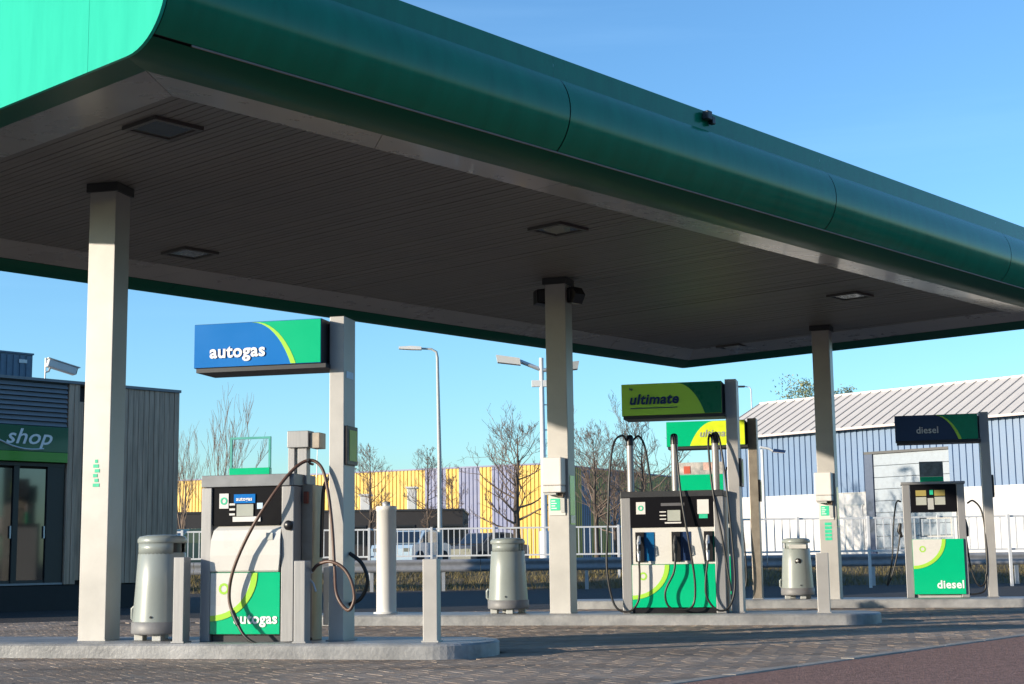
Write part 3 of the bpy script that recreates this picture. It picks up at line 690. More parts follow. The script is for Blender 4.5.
    if topper:
        MB().box(-.36, .46, -.03, .03, 1.692, 1.98, .006).build('topper_base', m_green, r)
        b_ = MB().box(-.36, .46, -.025, .025, 1.985, 2.18, .004).build('topper_board', m_pic, r, 'printed advertising board')
        MB().box(-.26, -.14, -.032, -.026, 2.0, 2.12).build('picture', mat('red_print', (.5, .10, .06), .5), b_)
        MB().box(.10, .33, -.032, -.026, 2.05, 2.17).build('picture', mat('pink_print', (.6, .40, .36), .5, var=.4, scale=12), b_)
    if topper: r.scale = (1, 1, 1.14)
    return r
make_tri(1, .05, 1.62, 'three-hose fuel pump with green and white front on the middle island')
make_tri(2, .45, -2.35, 'three-hose fuel pump partly hidden behind the middle island pump', topper=True)

# --- diesel pump (far island)
p = COLB[2]+TX*1.80+NX*.72
r = thing('diesel_pump', (p.x, p.y, K), A, 'diesel pump with open middle and green front on the far island', 'fuel pump', 'fuel pumps')
yf, yb = -.25, .25
for a in (-1, 1): MB().box(min(a*.53, a*.40), max(a*.53, a*.40), yf, yb, 0, 1.98, .006).build('side_post', m_steel, r)
MB().box(-.55, .55, yf-.01, yb+.01, 1.985, 2.03, .004).build('header', m_steel, r)
MB().box(-.39, .39, yf, yb, 1.50, 1.98).build('display_head', m_blackg, r)
for xx in (-.2, .12): 
    MB().box(xx-.1, xx+.08, yf-.008, yf-.001, 1.78, 1.88).build('price_display', m_yel, r)
    MB().box(xx-.1, xx+.08, yf-.008, yf-.001, 1.62, 1.76).build('lcd_display', m_lcd, r)
MB().box(-.06, .0, yf-.008, yf-.001, 1.80, 1.88).build('green_label', m_gtxt, r)
MB().box(-.1, .0, yf-.008, yf-.001, 1.54, 1.74).build('card_reader', m_grey, r)
MB().box(-.39, .39, .0, .03, 1.03, 1.49).build('clear_pane', mat('clear_acrylic', (.9, .92, .92), .03, var=0, trans=1, ior=1.02), r)
f_ = MB(); f_.box(-.25, .3, -.03, -.01, 1.38, 1.40).box(-.25, .3, -.03, -.01, 1.06, 1.08).box(-.25, -.23, -.03, -.01, 1.08, 1.38).box(.28, .3, -.03, -.01, 1.08, 1.38).build('pane_frame', m_wht2, r)
MB().box(-.39, .39, yf+.05, yb, .0, 1.02).build('cabinet', m_grey, r)
lower_panel(r, -.40, .47, .06, 1.02, yf-.034, 'diesel', .50, .46, .19)
MB().box(-.21, .20, -.03, .03, 2.032, 2.13, .005).build('topper_base', m_green, r)
b_ = MB().box(-.21, .20, -.025, .025, 2.133, 2.40, .004).build('topper_board', mat('dim_advert_print', (.16, .19, .20), .35, var=.5, scale=9), r)
def s3(px, py): return (px-934.5)*.0175+.045*z3(py)-.045
def z3(py): return (597.5-py)/56.3
def P(px, py, y): return (s3(px, py), y, z3(py))
MB().tube(spline([P(966, 505, -.05), P(972, 503, -.1), P(980, 515, -.15), P(984, 550, -.18), P(983, 580, -.2), P(976, 586, -.22), P(969, 570, -.2), P(965, 545, -.18), P(963, 528, -.15)], 6), .016, 8).build('hose', m_rubber, r)
MB().tube(spline([P(983, 575, -.2), P(982, 590, -.2), P(974, 594, -.22), P(960, 594, -.2)], 6), .016, 8).build('hose', m_rubber, r)
MB().tube([P(963, 521, -.14), P(965, 530, -.15), P(966, 538, -.15)], [.03, .035, .02], 8).build('nozzle', m_black, r)
MB().tube(spline([P(901, 502, -.05), P(896, 504, -.1), P(893, 530, -.14), P(892, 560, -.16), P(887, 585, -.18), P(892, 575, -.18), P(897, 555, -.18), P(900, 535, -.16)], 6), .014, 8).build('hose', m_rubber, r)
MB().tube([P(900, 524, -.12), P(899, 532, -.14), P(902, 538, -.14)], [.03, .04, .02], 8).build('nozzle', m_black, r)

# ------------------------------------------------------------------ shop
so = Vector((-10.3, 30, 0)); sa = CA
shop = thing('petrol_shop', so, sa, 'flat-roofed shop with timber boards, green sign and dark glass doors', 'shop building')
def hs(u, y0=0): return hit(so, sa, y0, u)
SH = 4.68
WX0 = hs((67, 450))[0]; WX1 = hs((178, 450))[0]
# body behind cladding, long wing out of frame
MB().box(-9, WX1-.03, .12, 8.2, 0, SH-.03).build('wall', m_plinth, shop)
MB().box(-9, WX1-.05, .0, .118, 0, .50).build('plinth', m_plinth, shop)
MB().box(-9.05, WX1+.02, -.06, 8.25, SH, SH+.06).build('roof_edge', m_clad, shop)
MB().box(-9, WX1+.0, .0, 8.2, SH-.028, SH-.002).build('roof', m_dark, shop)
zs1 = hs((40, 426))[1]; zs2 = hs((40, 452))[1]; zs3 = hs((40, 462))[1]; zs4 = hs((40, 583))[1]
nsl = 9; sp = (SH-.03-zs1)/nsl
for k in range(nsl):
    mb = MB(); z = zs1+k*sp
    mb.add([(-9, -.02, z+.008), (WX0-.02, -.02, z+.008), (WX0-.02, .03, z+sp-.004), (-9, .03, z+sp-.004), (-9, .1, z+.008), (WX0-.02, .1, z+.008), (WX0-.02, .1, z+sp-.004), (-9, .1, z+sp-.004)], [(0, 1, 2, 3), (0, 4, 5, 1), (1, 5, 6, 2), (3, 2, 6, 7)])
    mb.build('cladding_slat', m_clad, shop)
sg = MB().box(-9, WX0-.02, -.07, .1, zs2, zs1-.01, .005).build('sign_band', m_sgreen, shop)
MB().box(-9, WX0-.02, -.068, .1, zs3, zs2-.004, .004).build('sign_stripe', m_slime, shop)
xa = hs((8, 440))[0]
text('shop', .44, xa-.10, hs((30, 444))[1], -.078, m_txtw, shop, bold=.012, shear=.3, name='shop_lettering', sx=1.18)
mb = MB(); xw0, xw1 = hs((-8, 440))[0], hs((42, 440))[0]; zz = hs((20, 445))[1]-.06
mb.tube([(xw0+(xw1-xw0)*t, -.076, zz+.10*(1-t)**2*2-.05*sin(pi*t)) for t in [k/8 for k in range(9)]], .018, 6).build('sign_swoosh', m_silv, shop)
# doors
xd = [hs((p, 520))[0] for p in (-70, -25, 16, 47, 62)]
ztop, zbot = zs3-.02, zs4
MB().box(-9, WX0-.02, .02, .118, ztop-.07, ztop).build('door_head', m_frame, shop)
MB().box(-9, WX0-.02, .0, .118, zbot-.04, zbot).build('door_sill', mat('pale_sill', (.3, .3, .31), .5), shop)
cx = [xd[0], xd[1], hs((16, 520))[0], hs((47, 520))[0]]
for a in cx[:3]: MB().box(a-.06, a+.06, .03, .115, zbot+.002, ztop-.072).build('door_post', m_frame, shop)
MB().box(cx[3], WX0-.02, .03, .115, zbot+.002, ztop-.072).build('door_post', m_frame, shop)
for a, b in ((cx[0]+.062, cx[1]-.062), (cx[1]+.062, cx[2]-.062), (cx[2]+.062, cx[3]-.002)):
    dd = MB().box(a, b, .07, .085, zbot+.06, ztop-.12).build('glass_door', m_glass, shop)
    MB().box(a, b, .055, .1, zbot+.004, zbot+.058).build('bottom_rail', m_frame, dd)
    MB().box(b-.05, b-.02, .03, .052, zbot+.9, zbot+1.15).build('handle', m_galv, dd)
# timber boards
nb2 = 21; bw = (WX1-WX0)/nb2
for k in range(nb2):
    dep = random.choice((-.03, -.02, -.025)) if k not in (2, 3) else .05
    MB().box(WX0+k*bw+.005, WX0+(k+1)*bw-.005, dep, .115, .52 if k not in (2, 3) else .6, SH-.005 - (.0 if k not in (2, 3) else .35), .004).build('timber_board', m_wood, shop)
for k in range(10):
    MB().box(WX1+.0, WX1+.03, .12+k*.8, .9+k*.8, .52, SH-.01, .004).build('timber_board', m_wood, shop)
# rooftop unit
c0 = hs((32, 376), 3.2)
ru = thing('rooftop_unit', so+D1*(c0[0]-3.2)+D2*3.2+Vector((0, 0, SH+.06)), sa, 'blue-grey corrugated box on the shop roof', 'roof unit')
mb = MB()
for k in range(20): mb.box(k*.16, k*.16+.09, -.02, .0, .04, .92)
mb.box(0, 3.2, 0, 2, 0, .95).build('casing', mat('blue_grey_sheet', (.09, .14, .20), .45), ru)
MB().box(-.02, 3.22, -.03, 2.02, .952, .99).build('lid', mat('blue_grey_sheet', (.09, .14, .20), .45), ru)
MB().box(2.85, 3.05, -.03, -.021, .75, .83).build('label_plate', m_wht2, ru)
# security camera on the roof edge
c0 = hs((45, 381), .3)
sc_ = thing('security_camera', so+D1*c0[0]+D2*.3+Vector((0, 0, SH+.06)), sa, 'white security camera on a short pole on the shop roof', 'security camera')
MB().tube([(0, 0, 0), (0, 0, .48)], .016, 8).build('pole', m_galv, sc_)
MB().tube([(0, 0, .18), (.06, -.03, .2), (.1, -.05, .33)], .022, 8).build('arm', m_wht2, sc_)
b_ = MB().box(-.05, .50, -.06, .06, -.055, .055, .015).build('housing', m_wht2, sc_); b_.scale = (1.15, 1.5, 1.5); b_.location = (.06, -.06, .36); b_.rotation_euler = (0, radians(14), -.2)
MB().box(-.07, .54, -.07, .07, .058, .07).build('sunshield', m_wht2, b_)
MB().box(.501, .512, -.045, .045, -.04, .04).build('lens', m_blackg, b_)

# ------------------------------------------------------------------ back of the site: bank, guardrail, fence
def bank_z(y): return 0 if y < 45 else min(.62, (y-45)*.2)
xs = [-60+k*2.5 for k in range(53)]; ys = [44.8, 45.2, 46, 47, 48.2, 52, 70]
vs = []; fs = []
for y in ys:
    for x in xs: vs.append((x, y, (bank_z(y) if y > 44.9 else -.05)+random.uniform(-.03, .03)*(y > 45)))
n = len(xs)
for a in range(len(ys)-1):
    for b in range(n-1): fs.append((a*n+b, a*n+b+1, (a+1)*n+b+1, (a+1)*n+b))
tag(MB().add(vs, fs, True).build('grass_bank', m_earth), kind='structure')
mb = MB()
for k in range(16000):
    x = random.uniform(-16, 19); y = random.uniform(44.9, 48.5); z = bank_z(y); h = random.uniform(.06, .22)*(1.3 if random.random() < .15 else 1); a = random.uniform(0, 2*pi); w = .012; lx, ly = random.gauss(0, .09), random.gauss(0, .09)
    mb.add([(x-w*cos(a), y-w*sin(a), z-.03), (x+w*cos(a), y+w*sin(a), z-.03), (x+lx, y+ly, z+h)], [(0, 1, 2)])
tag(mb.build('bank_grass', m_grass), 'dry brown grass growing along the bank behind the guardrail', 'grass', kind='stuff')
gr = thing('guardrail', (-22, 44.2, 0), 0, 'long steel crash barrier along the back of the site', 'guardrail')
prof = [(0, .56), (-.05, .60), (-.05, .66), (.0, .71), (.0, .77), (-.05, .82), (-.05, .88), (0, .92)]
for k in range(11):
    mb = MB(); vs = []
    for x in (k*4.2+.004, k*4.2+4.19): vs += [(x, y+.002*(k % 2), z) for y, z in prof]
    m_ = len(prof); mb.add(vs, [(i, i+1, m_+i+1, m_+i) for i in range(m_-1)], True).build('beam', mat('weathered_barrier_steel', (.22, .23, .25), .55, var=.15), gr)
for k in range(22):
    MB().box(-.05, .05, .03, .13, -.1, .86).build('post', m_galv, gr).location = (1+k*2.1, 0, 0)
def fence(x0, x1, y, z0, z1, sp, lb, grp='railings behind the site'):
    r = thing('railing_fence', (x0, y, 0), 0, lb, 'fence', grp); w = x1-x0
    MB().box(0, w, -.025, .025, z1-.05, z1).build('top_rail', m_rail, r)
    MB().box(0, w, -.02, .02, z0, z0+.05).build('bottom_rail', m_rail, r)
    pm = MB().box(-.035, .035, -.035, .035, 0, z1+.03).mesh('post', m_rail)
    bmh = MB().box(-.014, .014, -.012, .012, z0+.052, z1-.052).mesh('bar', m_rail)
    n = int(w/sp); per = int(round(1.9/sp))
    for k in range(n+1):
        o = bpy.data.objects.new('post' if k % per == 0 else 'bar', pm if k % per == 0 else bmh); COL.objects.link(o); o.parent = r; o.location = (k*sp, -.04 if k % per == 0 else 0, 0)
fence(atd((120, 540), 46.5).x, atd((715, 540), 46.5).x, 46.5, 1.0, 1.88, .175, 'pale grey bar railing left of the pumps, in front of the yellow building')
fence(atd((728, 540), 41.5).x, atd((1070, 540), 41.5).x, 41.5, .98, 1.93, .215, 'pale grey bar railing in front of the white warehouse')

# ------------------------------------------------------------------ buildings behind
TZ = .6
tag(MB().add([(-300, 69, TZ), (400, 69, TZ), (400, 900, TZ), (-300, 900, TZ)], [(0, 1, 2, 3)]).build('yard', m_asph), kind='structure')
# yellow and lilac hall
yc = Vector((2.2, 97, TZ)); ydir = Vector((-.879, .477, 0)); ya = atan2(-ydir.y, -ydir.x)       # local x runs to the right along the sunlit face, ends at 0
yh = thing('industrial_hall', yc, ya, 'long hall with yellow and lilac corrugated stripes', 'building')
HH = 6.35
def hy(u): return hit(yc, ya, 0, u)[0]
cutpx = [(150, 'y'), (425, 'l'), (446, 'y'), (459, 'l'), (480, 'y'), (492, 'l'), (516, 'y')]
xc = [hy((c, 500)) for c, _ in cutpx]+[0]
def corr(x0, x1, pit=.30, dep=.05, z0=0, z1=HH, y=0):
    mb = MB(); xx = x0; vs = []
    pts = []
    while xx < x1-1e-3:
        for dx, dy in ((0, 0), (.55, 0), (.62, dep), (.93, dep)): pts.append((min(x1, xx+dx*pit), y+dy))
        xx += pit
    pts.append((x1, y)); n = len(pts)
    vs = [(a, b, z0) for a, b in pts]+[(a, b, z1) for a, b in pts]
    return mb.add(vs, [(i, i+1, n+i+1, n+i) for i in range(n-1)])
for k, (c, m_) in enumerate(cutpx):
    corr(xc[k], xc[k+1]).build('cladding_panel', m_yellow if m_ == 'y' else m_lilac, yh)
MB().box(xc[0], 0-.01, .1, 26, 0, HH-.1).build('core', m_dark, yh)
MB().box(xc[0], .02, -.04, 26, HH-.05, HH+.05).build('roof_edge', m_lilac, yh)
side = [(0, 5, 'y'), (5, 6.4, 'l'), (6.4, 9.5, 'y'), (9.5, 11.2, 'l'), (11.2, 26, 'y')]
for a, b, m_ in side:
    o = corr(a, b).build('cladding_panel', m_yellow if m_ == 'y' else m_lilac, yh); o.rotation_euler = (0, 0, pi/2)
    o.location = (.0, 0, 0)
# dark flat block in front of the hall
pR = atd((463, 540), 74); pL = atd((120, 540), 74)
dk = thing('low_dark_building', (pL.x, 74, TZ), 0, 'low dark flat-roofed building in front of the yellow hall', 'building')
wd = pR.x-pL.x; dh = atd((460, 510.5), 74).z-TZ; 
MB().box(0, wd, 0, 9, 0, dh).build('wall', mat('dark_brown_cladding', (.028, .026, .028), .7), dk)
MB().box(-.05, wd+.05, -.05, 9.05, dh+.002, dh+.1).build('roof_edge', m_dark, dk)
for px, w_, lbl in ((365, .24, 'vent'), (411.5, .22, 'vent')):
    x = atd((px, 500), 76).x-pL.x
    v = MB().box(x-w_, x+w_, 2, 2.8, dh+.1, dh+(.85 if px < 400 else 1.2), .03).build('roof_vent', m_wht2, dk)
    MB().box(x-w_-.08, x+w_+.08, 1.92, 2.88, dh+(.86 if px < 400 else 1.21), dh+(.96 if px < 400 else 1.3)).build('vent_cap', m_wht2, v)
for k in range(7):
    w0 = 1.0+k*2.4
    wo = MB().box(w0, w0+1.5, -.04, -.001, 1.0, 2.0).build('window', m_frame, dk); MB().box(w0+.08, w0+1.42, -.055, -.041, 1.08, 1.92).build('pane', m_glass, wo)

# blue and white warehouse
wo_ = Vector((12.6, 76.4, TZ)); wa = atan2(-.737, .676)
wh = thing('warehouse', wo_, wa, 'blue and white warehouse with pale ribbed pitched roof', 'building')
def hw(u, y0=0): return hit(wo_, wa, y0, u)
E0, E1 = hw((712, 450))[0], hw((1024, 450))[0]+7
ez = hw((890, 425))[1]; bz = hw((890, 490.5))[1]; 
dl, dr = hw((866, 500))[0], hw((951, 500))[0]; dz = hw((910, 449))[1]
MB().box(E0+.05, E1-.05, .16, 16, 0, ez-.05).build('core', m_whw, wh)
for a, b in ((E0, dl), (dr, E1)):
    corr(a, b, .34, .055, bz, ez).build('blue_cladding', m_bluew, wh)
    MB().box(a, b, .03, .155, 0, bz-.03, .004).build('white_wall', m_whw, wh)
    MB().box(a, b, -.02, .15, bz-.028, bz-.002).build('drip_flashing', m_wht2, wh)
corr(dl+.0, dr, .34, .055, dz, ez).build('blue_cladding', m_bluew, wh)
MB().box(dl, dl+.45, -.01, .155, 0, dz-.12).build('door_jamb', m_dblue, wh)
MB().box(dl, dr, -.02, .155, dz-.118, dz-.002).build('door_lintel', m_dark, wh)
nd = 9; dh_ = (dz-.13)/nd
for k in range(nd): MB().box(dl+.452, dr, .07, .15, k*dh_+.01, (k+1)*dh_-.01, .01).build('door_slat', mat('roller_door_grey', (.27, .31, .35), .5), wh)
# small side door and white cabinet
sx0, sx1 = hw((846, 520))[0], hw((863, 520))[0]
dd = MB().box(sx0, sx1, -.01, .029, 0, hw((850, 506))[1]).build('side_door', m_whw, wh); MB().box(sx0-.08, sx0-.001, -.02, .029, 0, hw((850, 505))[1]).build('door_frame', m_grey, dd)
MB().box(sx0-.08, sx1+.08, -.02, .029, hw((850, 506))[1]+.002, hw((850, 506))[1]+.09).build('door_frame', m_grey, dd)
# roof
rw = 4.4; rz = hw((895, 391), 4.4)[1]-.05; RS = rz-ez; pp = .60; nrp = int((E1-E0)/pp)
pl_ = MB().add([(0, 0, 0), (pp-.03, 0, 0), (pp-.03, rw+.35, RS*(rw+.35)/rw), (0, rw+.35, RS*(rw+.35)/rw), (0, 0, -.06), (pp-.03, 0, -.06), (pp-.03, rw+.35, RS*(rw+.35)/rw-.06), (0, rw+.35, RS*(rw+.35)/rw-.06)], [(0, 1, 2, 3), (0, 4, 5, 1), (1, 5, 6, 2), (2, 6, 7, 3), (3, 7, 4, 0)]).mesh('roof_sheet', m_roofw)
se_ = MB().add([(-.02, -.02, -.02), (.02, -.02, -.02), (.02, -.02, .035), (-.02, -.02, .035), (-.02, rw+.35, RS*1.08), (.02, rw+.35, RS*1.08), (.02, rw+.35, RS*1.08+.035), (-.02, rw+.35, RS*1.08+.035)], [(0, 1, 2, 3), (1, 5, 6, 2), (3, 2, 6, 7), (0, 3, 7, 4), (4, 7, 6, 5)]).mesh('roof_seam', m_seam)
for k in range(nrp+1):
    for nm, me in (('roof_sheet', pl_), ('roof_seam', se_)):
        o = bpy.data.objects.new(nm, me); COL.objects.link(o); o.parent = wh; o.location = (E0+k*pp-(.015 if nm == 'roof_seam' else 0), -.35, ez+.02)
MB().box(E0, E1+.5, -.47, -.37, ez-.1, ez+.02, .01).build('gutter', mat('pale_pink_gutter', (.52, .44, .41), .5), wh)
MB().box(E0, E1+.5, rw-.25, rw+.25, rz+.05, rz+.16).build('ridge_cap', m_roofw, wh)

# ------------------------------------------------------------------ street lamps
def pole_lamp(name, loc, lb, parts):
    r = thing(name, loc, 0, lb, 'street lamp', 'street lamps behind the site')
    for nm, mb, m_ in parts: mb.build(nm, m_, r)
d = 60; b = atd((440, 556), d); tz = atd((437, 349), d).z-.6
pole_lamp('street_lamp', (b.x, d, .6), 'slim street lamp with one short arm rising before the yellow hall',
  [('pole', MB().tube([(0, 0, 0), (0, 0, tz*.5), (-.06, 0, tz-.35), (-.1, 0, tz-.12), (-.3, 0, tz), (-.75, 0, tz+.03)], [.10, .085, .06, .05, .045, .04], 10), m_grey),
   ('lamp_head', MB().prism([(-.7, tz-.03), (-.7, tz+.09), (-1.1, tz+.13), (-1.62, tz+.10), (-1.62, tz+.02), (-1.1, tz-.02)], -.15, .15), m_wht2)])
d = 50; b = atd((545, 556), d); k_ = d/F
tz = atd((541, 358), d).z-.6
x0_ = 0
pole_lamp('street_lamp', (b.x, d, .6), 'white lamp post with two flat floodlight heads behind the middle column',
  [('pole', MB().tube([(0, 0, 0), (0, 0, 1.2), (0, 0, 1.21), (-.02, 0, tz)], [.17, .17, .1, .075], 12), m_wht2),
   ('cross_arm', MB().box(-.36, .5, -.07, .07, tz-.98, tz-.76, .01), m_wht2),
   ('lamp_arm', MB().tube([(-.75, 0, tz-.1), (.02, 0, tz-.42), (.9, 0, tz-.35)], .07, 8), m_galv),
   ('lamp_head', MB().add([(-1.55, -.25, tz+.10), (-.75, -.25, tz-.02), (-.75, .25, tz-.02), (-1.55, .25, tz+.10), (-1.5, -.2, tz-.14), (-.72, -.16, tz-.24), (-.72, .16, tz-.24), (-1.5, .2, tz-.14)], [(0, 1, 2, 3), (0, 4, 5, 1), (1, 5, 6, 2), (2, 6, 7, 3), (3, 7, 4, 0), (7, 6, 5, 4)]), m_wht2),
   ('lamp_head', MB().add([(.7, -.25, tz-.2), (1.25, -.25, tz-.14), (1.25, .25, tz-.14), (.7, .25, tz-.2), (.7, -.18, tz-.45), (1.2, -.2, tz-.40), (1.2, .2, tz-.40), (.7, .18, tz-.45)], [(0, 1, 2, 3), (0, 4, 5, 1), (1, 5, 6, 2), (2, 6, 7, 3), (3, 7, 4, 0), (7, 6, 5, 4)]), m_grey),
   ('step_bolt', MB().box(.05, .3, -.02, .02, 4.55, 4.59).box(.05, .3, -.02, .02, 5.4, 5.44), m_galv)])
d = 120; b = atd((757, 556), d); tz = atd((757, 387), d).z-.6
pole_lamp('street_lamp', (b.x, d, .6), 'thin distant lamp post behind the left end of the warehouse roof',
  [('pole', MB().tube([(0, 0, 0), (0, 0, tz-.2), (-.1, 0, tz), (-.5, 0, tz+.05)], [.09, .05, .045, .04], 8), m_rail), ('lamp_head', MB().box(-1.5, -.5, -.15, .15, tz-.02, tz+.12, .03), m_dark)])
d = 58; b = atd((766, 556), d); tz = atd((766, 447), d).z-.6
pole_lamp('street_lamp', (b.x, d, .6), 'short white lamp post with dark head against the blue warehouse wall',
  [('pole', MB().tube([(0, 0, 0), (0, 0, tz-.1)], [.08, .06], 8), m_wht2), ('lamp_arm', MB().tube([(-.08, 0, tz), (.25, 0, tz-.05), (.45, 0, tz-.17)], .05, 8), m_wht2),
   ('lamp_head', MB().prism([(.38, tz-.2), (.45, tz-.08), (.9, tz-.15), (.85, tz-.25)], -.15, .15), m_dblue)])

# ------------------------------------------------------------------ trees
def bare_tree(px, d, toppy, lb, seed, spread=.5, up=.55, lev=6, trunk_r=.13, z0=.6, fork=.25, halfw=2.2):
    rnd = random.Random(seed); b = atd((px, 556), d); H = atd((px, toppy), d).z-z0
    r = thing('bare_tree', (b.x, d, z0), rnd.uniform(0, 6), lb, 'tree', 'leafless trees behind the site')
    tk = MB(); cr = MB()
    def grow(p, dirn, ln, rad, l):
        pts = [p]; dd = dirn.copy(); n = 4
        for k in range(n):
            dd = (dd+Vector((rnd.gauss(0, .10), rnd.gauss(0, .10), rnd.gauss(.04, .05)))).normalized(); pts.append(pts[-1]+dd*ln/n)
        (tk if l == 0 else cr).tube(pts, [rad*(1-.42*k/n) for k in range(n+1)], 8 if l == 0 else (5 if l < 3 else 3), cap=False)
        if l >= lev: return
        if l == 0: ch = 5
        else: ch = rnd.choice((2, 3, 3)) if l < 3 else rnd.choice((1, 2, 2))
        for c in range(ch):
            t = rnd.uniform(.35, 1) if c else 1; i = min(n-1, int(t*n)); q = pts[i].lerp(pts[i+1], t*n-i if i < n else 1) if i < n else pts[-1]
            if c == 0: q = pts[-1]
            side = Vector((rnd.gauss(0, 1), rnd.gauss(0, 1), 0)).normalized(); a = spread*(.35 if c == 0 else rnd.uniform(.7, 1.25))
            nd_ = (dd*cos(a)+side*sin(a)+Vector((0, 0, up*.28))).normalized()
            grow(q, nd_, ln*rnd.uniform(.62, .86) if l else H*.26*rnd.uniform(.8, 1.1), max(.007, rad*(.62 if c == 0 else rnd.uniform(.34, .5))), l+1)
    grow(Vector((0, 0, -.1)), Vector((0, 0, 1)), H*fork, trunk_r, 0)
    # scale to the wanted height and width
    zt = max(v[2] for v in cr.v); wmax = sorted(abs(v[0]) for v in cr.v)[int(len(cr.v)*.985)]
    kz = H/zt; kx = halfw/wmax
    for m_ in (tk, cr): m_.v = [(x*kx, y*kx, z*kz) for x, y, z in m_.v]
    tk.build('trunk', m_bark, r); cr.build('crown', m_twig, r)
def leader_tree(px, d, toppy, lb, seed, halfw, trunk_r=.13, z0=.6, clear=.3, dense=1.0, ang=1.0):
    rnd = random.Random(seed); b = atd((px, 556), d); H = atd((px, toppy), d).z-z0
    r = thing('bare_tree', (b.x, d, z0), 0, lb, 'tree', 'leafless trees behind the site')
    tk = MB(); cr = MB(); n = 12; x = y = 0; sp_ = []
    for k in range(n+1):
        sp_.append(Vector((x, y, H*k/n-.05))); x += rnd.gauss(0, .025); y += rnd.gauss(0, .025)
    tk.tube(sp_, [max(.012, trunk_r*(1-k/n)**.9) for k in range(n+1)], 8, cap=False)
    def limb(p, dr, ln, rad, l):
        pts = [p]; dd = dr.copy(); m_ = 5
        for k in range(m_):
            dd = (dd+Vector((rnd.gauss(0, .13), rnd.gauss(0, .13), rnd.gauss(.07, .07)))).normalized(); pts.append(pts[-1]+dd*ln/m_)
        cr.tube(pts, [max(.006, rad*(1-.75*k/m_)) for k in range(m_+1)], 4 if l == 0 else 3, cap=False)
        if l >= 3: return
        for c in range(int(rnd.uniform(3, 6)*dense) if l == 0 else rnd.choice((2, 3, 3))):
            t = rnd.uniform(.25, 1); i = min(m_-1, int(t*m_)); q = pts[i].lerp(pts[i+1], t*m_-i)
            sd = Vector((rnd.gauss(0, 1), rnd.gauss(0, 1), rnd.gauss(.25, .6))).normalized()
            limb(q, (dd*.75+sd*.65).normalized(), ln*rnd.uniform(.38, .62), rad*.5, l+1)
    nb_ = int(26*dense)
    for k in range(nb_):
        t = clear+(1-clear)*(k+rnd.random())/nb_*.97; i = min(n-1, int(t*n)); q = sp_[i].lerp(sp_[i+1], t*n-i)
        az_ = rnd.uniform(0, 2*pi); prof_ = sin(pi*min(1, .18+.82*(t-clear)/(1-clear)))**.7
        el_ = rnd.gauss(.35, .2)*ang+.35*t
        limb(q, Vector((cos(az_)*cos(el_), sin(az_)*cos(el_), sin(el_))), max(.35, halfw*prof_*rnd.uniform(.7, 1.05)), max(.012, trunk_r*.38*(1.1-t)), 0)
    tk.build('trunk', m_bark, r); cr.build('crown', m_twig, r)
bare_tree(203, 52, 384, 'leafless tree with upright branches rising behind the autogas pump', 3, .34, 1.0, 6, .06, fork=.2, halfw=1.6)
bare_tree(184, 58, 410, 'leafless tree half hidden beside the shop wall', 21, .36, .9, 6, .08, halfw=1.6)
leader_tree(370, 70, 448, 'small leafless tree right of the autogas sign post', 5, 1.5, .11)
leader_tree(427, 72, 450, 'thin leafless tree beside the slim street lamp', 8, 1.35, .10)
leader_tree(518, 62, 432, 'large dark leafless tree before the yellow and lilac stripes', 11, 2.5, .19, clear=.28, dense=1.1, ang=.6)
leader_tree(597, 66, 438, 'leafless tree just right of the middle column', 14, 2.3, .14, dense=1.2)
leader_tree(645, 64, 430, 'tall leafless tree behind the three-hose pump', 17, 2.2, .15, dense=1.2)
leader_tree(618, 78, 468, 'low leafless tree before the shaded side of the hall', 19, 2.3, .13, dense=1.3)
leader_tree(452, 76, 478, 'slender leafless tree against the narrow yellow stripe', 23, 1.1, .09)
def leafy(px, d, toppy, lb, seed, halfw):
    rnd = random.Random(seed); b = atd((px, 556), d); H = atd((px, toppy), d).z-.6
    r = thing('evergreen_tree', (b.x, d, .6), 0, lb, 'tree', 'evergreens behind the warehouse')
    MB().tube([(0, 0, 0), (.1, 0, H*.5), (0, 0, H*.9)], [.3, .22, .05], 8).build('trunk', m_bark, r)
    mb = MB(); cl = [(rnd.gauss(0, halfw*.45), rnd.gauss(0, halfw*.4), H*(.62+.33*rnd.random()), rnd.uniform(.5, 1.1)) for _ in range(34)]+[(0, 0, H-.5, .5)]
    for cx, cy, cz, rr in cl:
        for _ in range(120):
            p = Vector((cx, cy, cz))+Vector((rnd.gauss(0, 1), rnd.gauss(0, 1), rnd.gauss(0, .7)))*rr*.5; p.z = min(p.z, H)
            a = Vector((rnd.gauss(0, 1), rnd.gauss(0, 1), rnd.gauss(0, 1))).normalized()*.10; c2 = a.orthogonal().normalized()*.05
            mb.add([p-a, p+c2, p+a, p-c2], [(0, 1, 2, 3)])
    mb.build('crown', m_leaf, r)
leafy(812, 110, 377, 'loose green tree top above the warehouse roof left of the right column', 31, 2.6)
leafy(856, 112, 384, 'flat green tree top above the warehouse roof right of the right column', 33, 2.8)

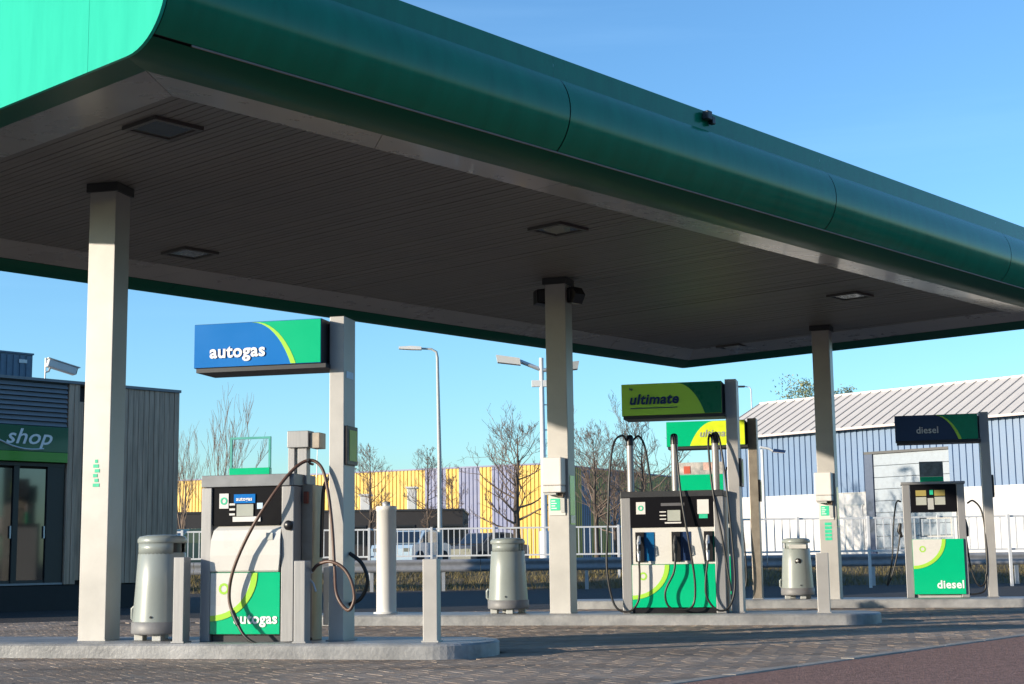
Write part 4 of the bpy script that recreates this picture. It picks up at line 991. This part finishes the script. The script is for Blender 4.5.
# ------------------------------------------------------------------ parked cars behind the railing
def car(px, d, rot, m_, lb, van=False):
    b = atd((px, 556), d)
    r = thing('parked_car', (b.x, d, bank_z(d)), rot, lb, 'car', 'cars parked behind the railing')
    L2, W2 = 2.1, .86; rh = 1.75 if van else 1.46
    body = [(-L2, .28), (-L2, .72), (-L2+.1, .86), (-1.05, .93), (1.5, .95), (L2-.05, .88), (L2, .6), (L2-.05, .28)]
    cab = [(-1.1, .93), (-.45, rh-.03), (.1, rh), (1.0, rh-.03), (1.55, .95)] if not van else [(-1.5, .93), (-1.0, rh-.04), (-.3, rh), (1.6, rh-.02), (1.9, .95)]
    MB().prism(body, -W2, W2).build('body', m_, r)
    MB().prism([(x*.985, z) for x, z in cab], -W2+.12, W2-.12).build('cabin', m_, r)
    gl = [(x*.88+.02, .97+(z-.95)*.82) for x, z in cab]
    MB().prism(gl, -W2+.112, W2-.112).build('side_windows', m_glass, r)
    f0, f1 = cab[0], cab[1]
    MB().add([(f0[0]-.02, -.66, f0[1]+.03), (f0[0]-.02, .66, f0[1]+.03), (f1[0]-.03, .62, f1[1]-.03), (f1[0]-.03, -.62, f1[1]-.03)], [(0, 1, 2, 3)]).build('windscreen', m_glass, r)
    for x in (-1.3, 1.3):
        for y in (-W2+.02, W2-.02):
            w = MB().lathe([(.17, -.1), (.30, -.1), (.32, -.07), (.32, .07), (.30, .1), (.17, .1)], 20).build('wheel', m_tyre, r); w.matrix_local = Matrix.Translation((x, y, .32)) @ Matrix.Rotation(pi/2, 4, 'X')
            MB().lathe([(.17, -.08), (.17, .08)], 14).lathe([(0, -.085), (.168, -.085)], 14).lathe([(0, .085), (.168, .085)], 14).build('rim', m_galv, w)
    for y in (-.62, .62): MB().box(-L2-.012, -L2+.05, y-.14, y+.14, .6, .74, .01).build('headlight', m_lamp, r)
    return r
car(412, 60, 1.25, m_cblue, 'pale blue car parked behind the railing left of the street lamp')
car(486, 68, .9, m_cgrey, 'dark grey car parked behind the railing above the second grey bin')
car(186, 52, .9, m_cgreen, 'dark green car parked behind the railing beside the shop wall')

# ------------------------------------------------------------------ flats across the road, behind the camera (seen in the shop's glass, added to block low sky light)
m_flat = mat('flat_brick', (.16, .11, .085), .85, var=.2, scale=2)
m_flat2 = mat('flat_pale_render', (.36, .34, .31), .8, var=.1, scale=1)
for x0, x1, y, h, m_, lb in ((-58, -14, -36, 15, m_flat, 'brick block of flats across the road, mirrored in the shop doors'), (-12, 30, -40, 16.5, m_flat2, 'pale block of flats across the road behind the viewer'), (33, 80, -34, 14.5, m_flat, 'brick block of flats across the road, farthest to the right')):
    r = thing('apartment_building', (x0, y, 0), 0, lb, 'building', 'blocks of flats across the road')
    w = x1-x0
    MB().box(0, w, -12, 0, 0, h).build('wall', m_, r)
    MB().box(-.2, w+.2, -12.2, .2, h+.003, h+.4).build('roof_edge', m_dark, r)
    wf = MB().box(-.85, .85, .003, .06, -.75, .75).mesh('window', m_wht2); pn = MB().box(-.76, .76, .061, .07, -.66, .66).mesh('pane', m_glass)
    for fl in range(int(h/3)):
        for k in range(int(w/3)):
            a = bpy.data.objects.new('window', wf); COL.objects.link(a); a.parent = r; a.location = (1.6+k*3, 0, 1.7+fl*3)
            b = bpy.data.objects.new('pane', pn); COL.objects.link(b); b.parent = a
        MB().box(0, w, .003, .5, fl*3+3-.35, fl*3+3-.2).build('balcony_slab', m_wht2, r)
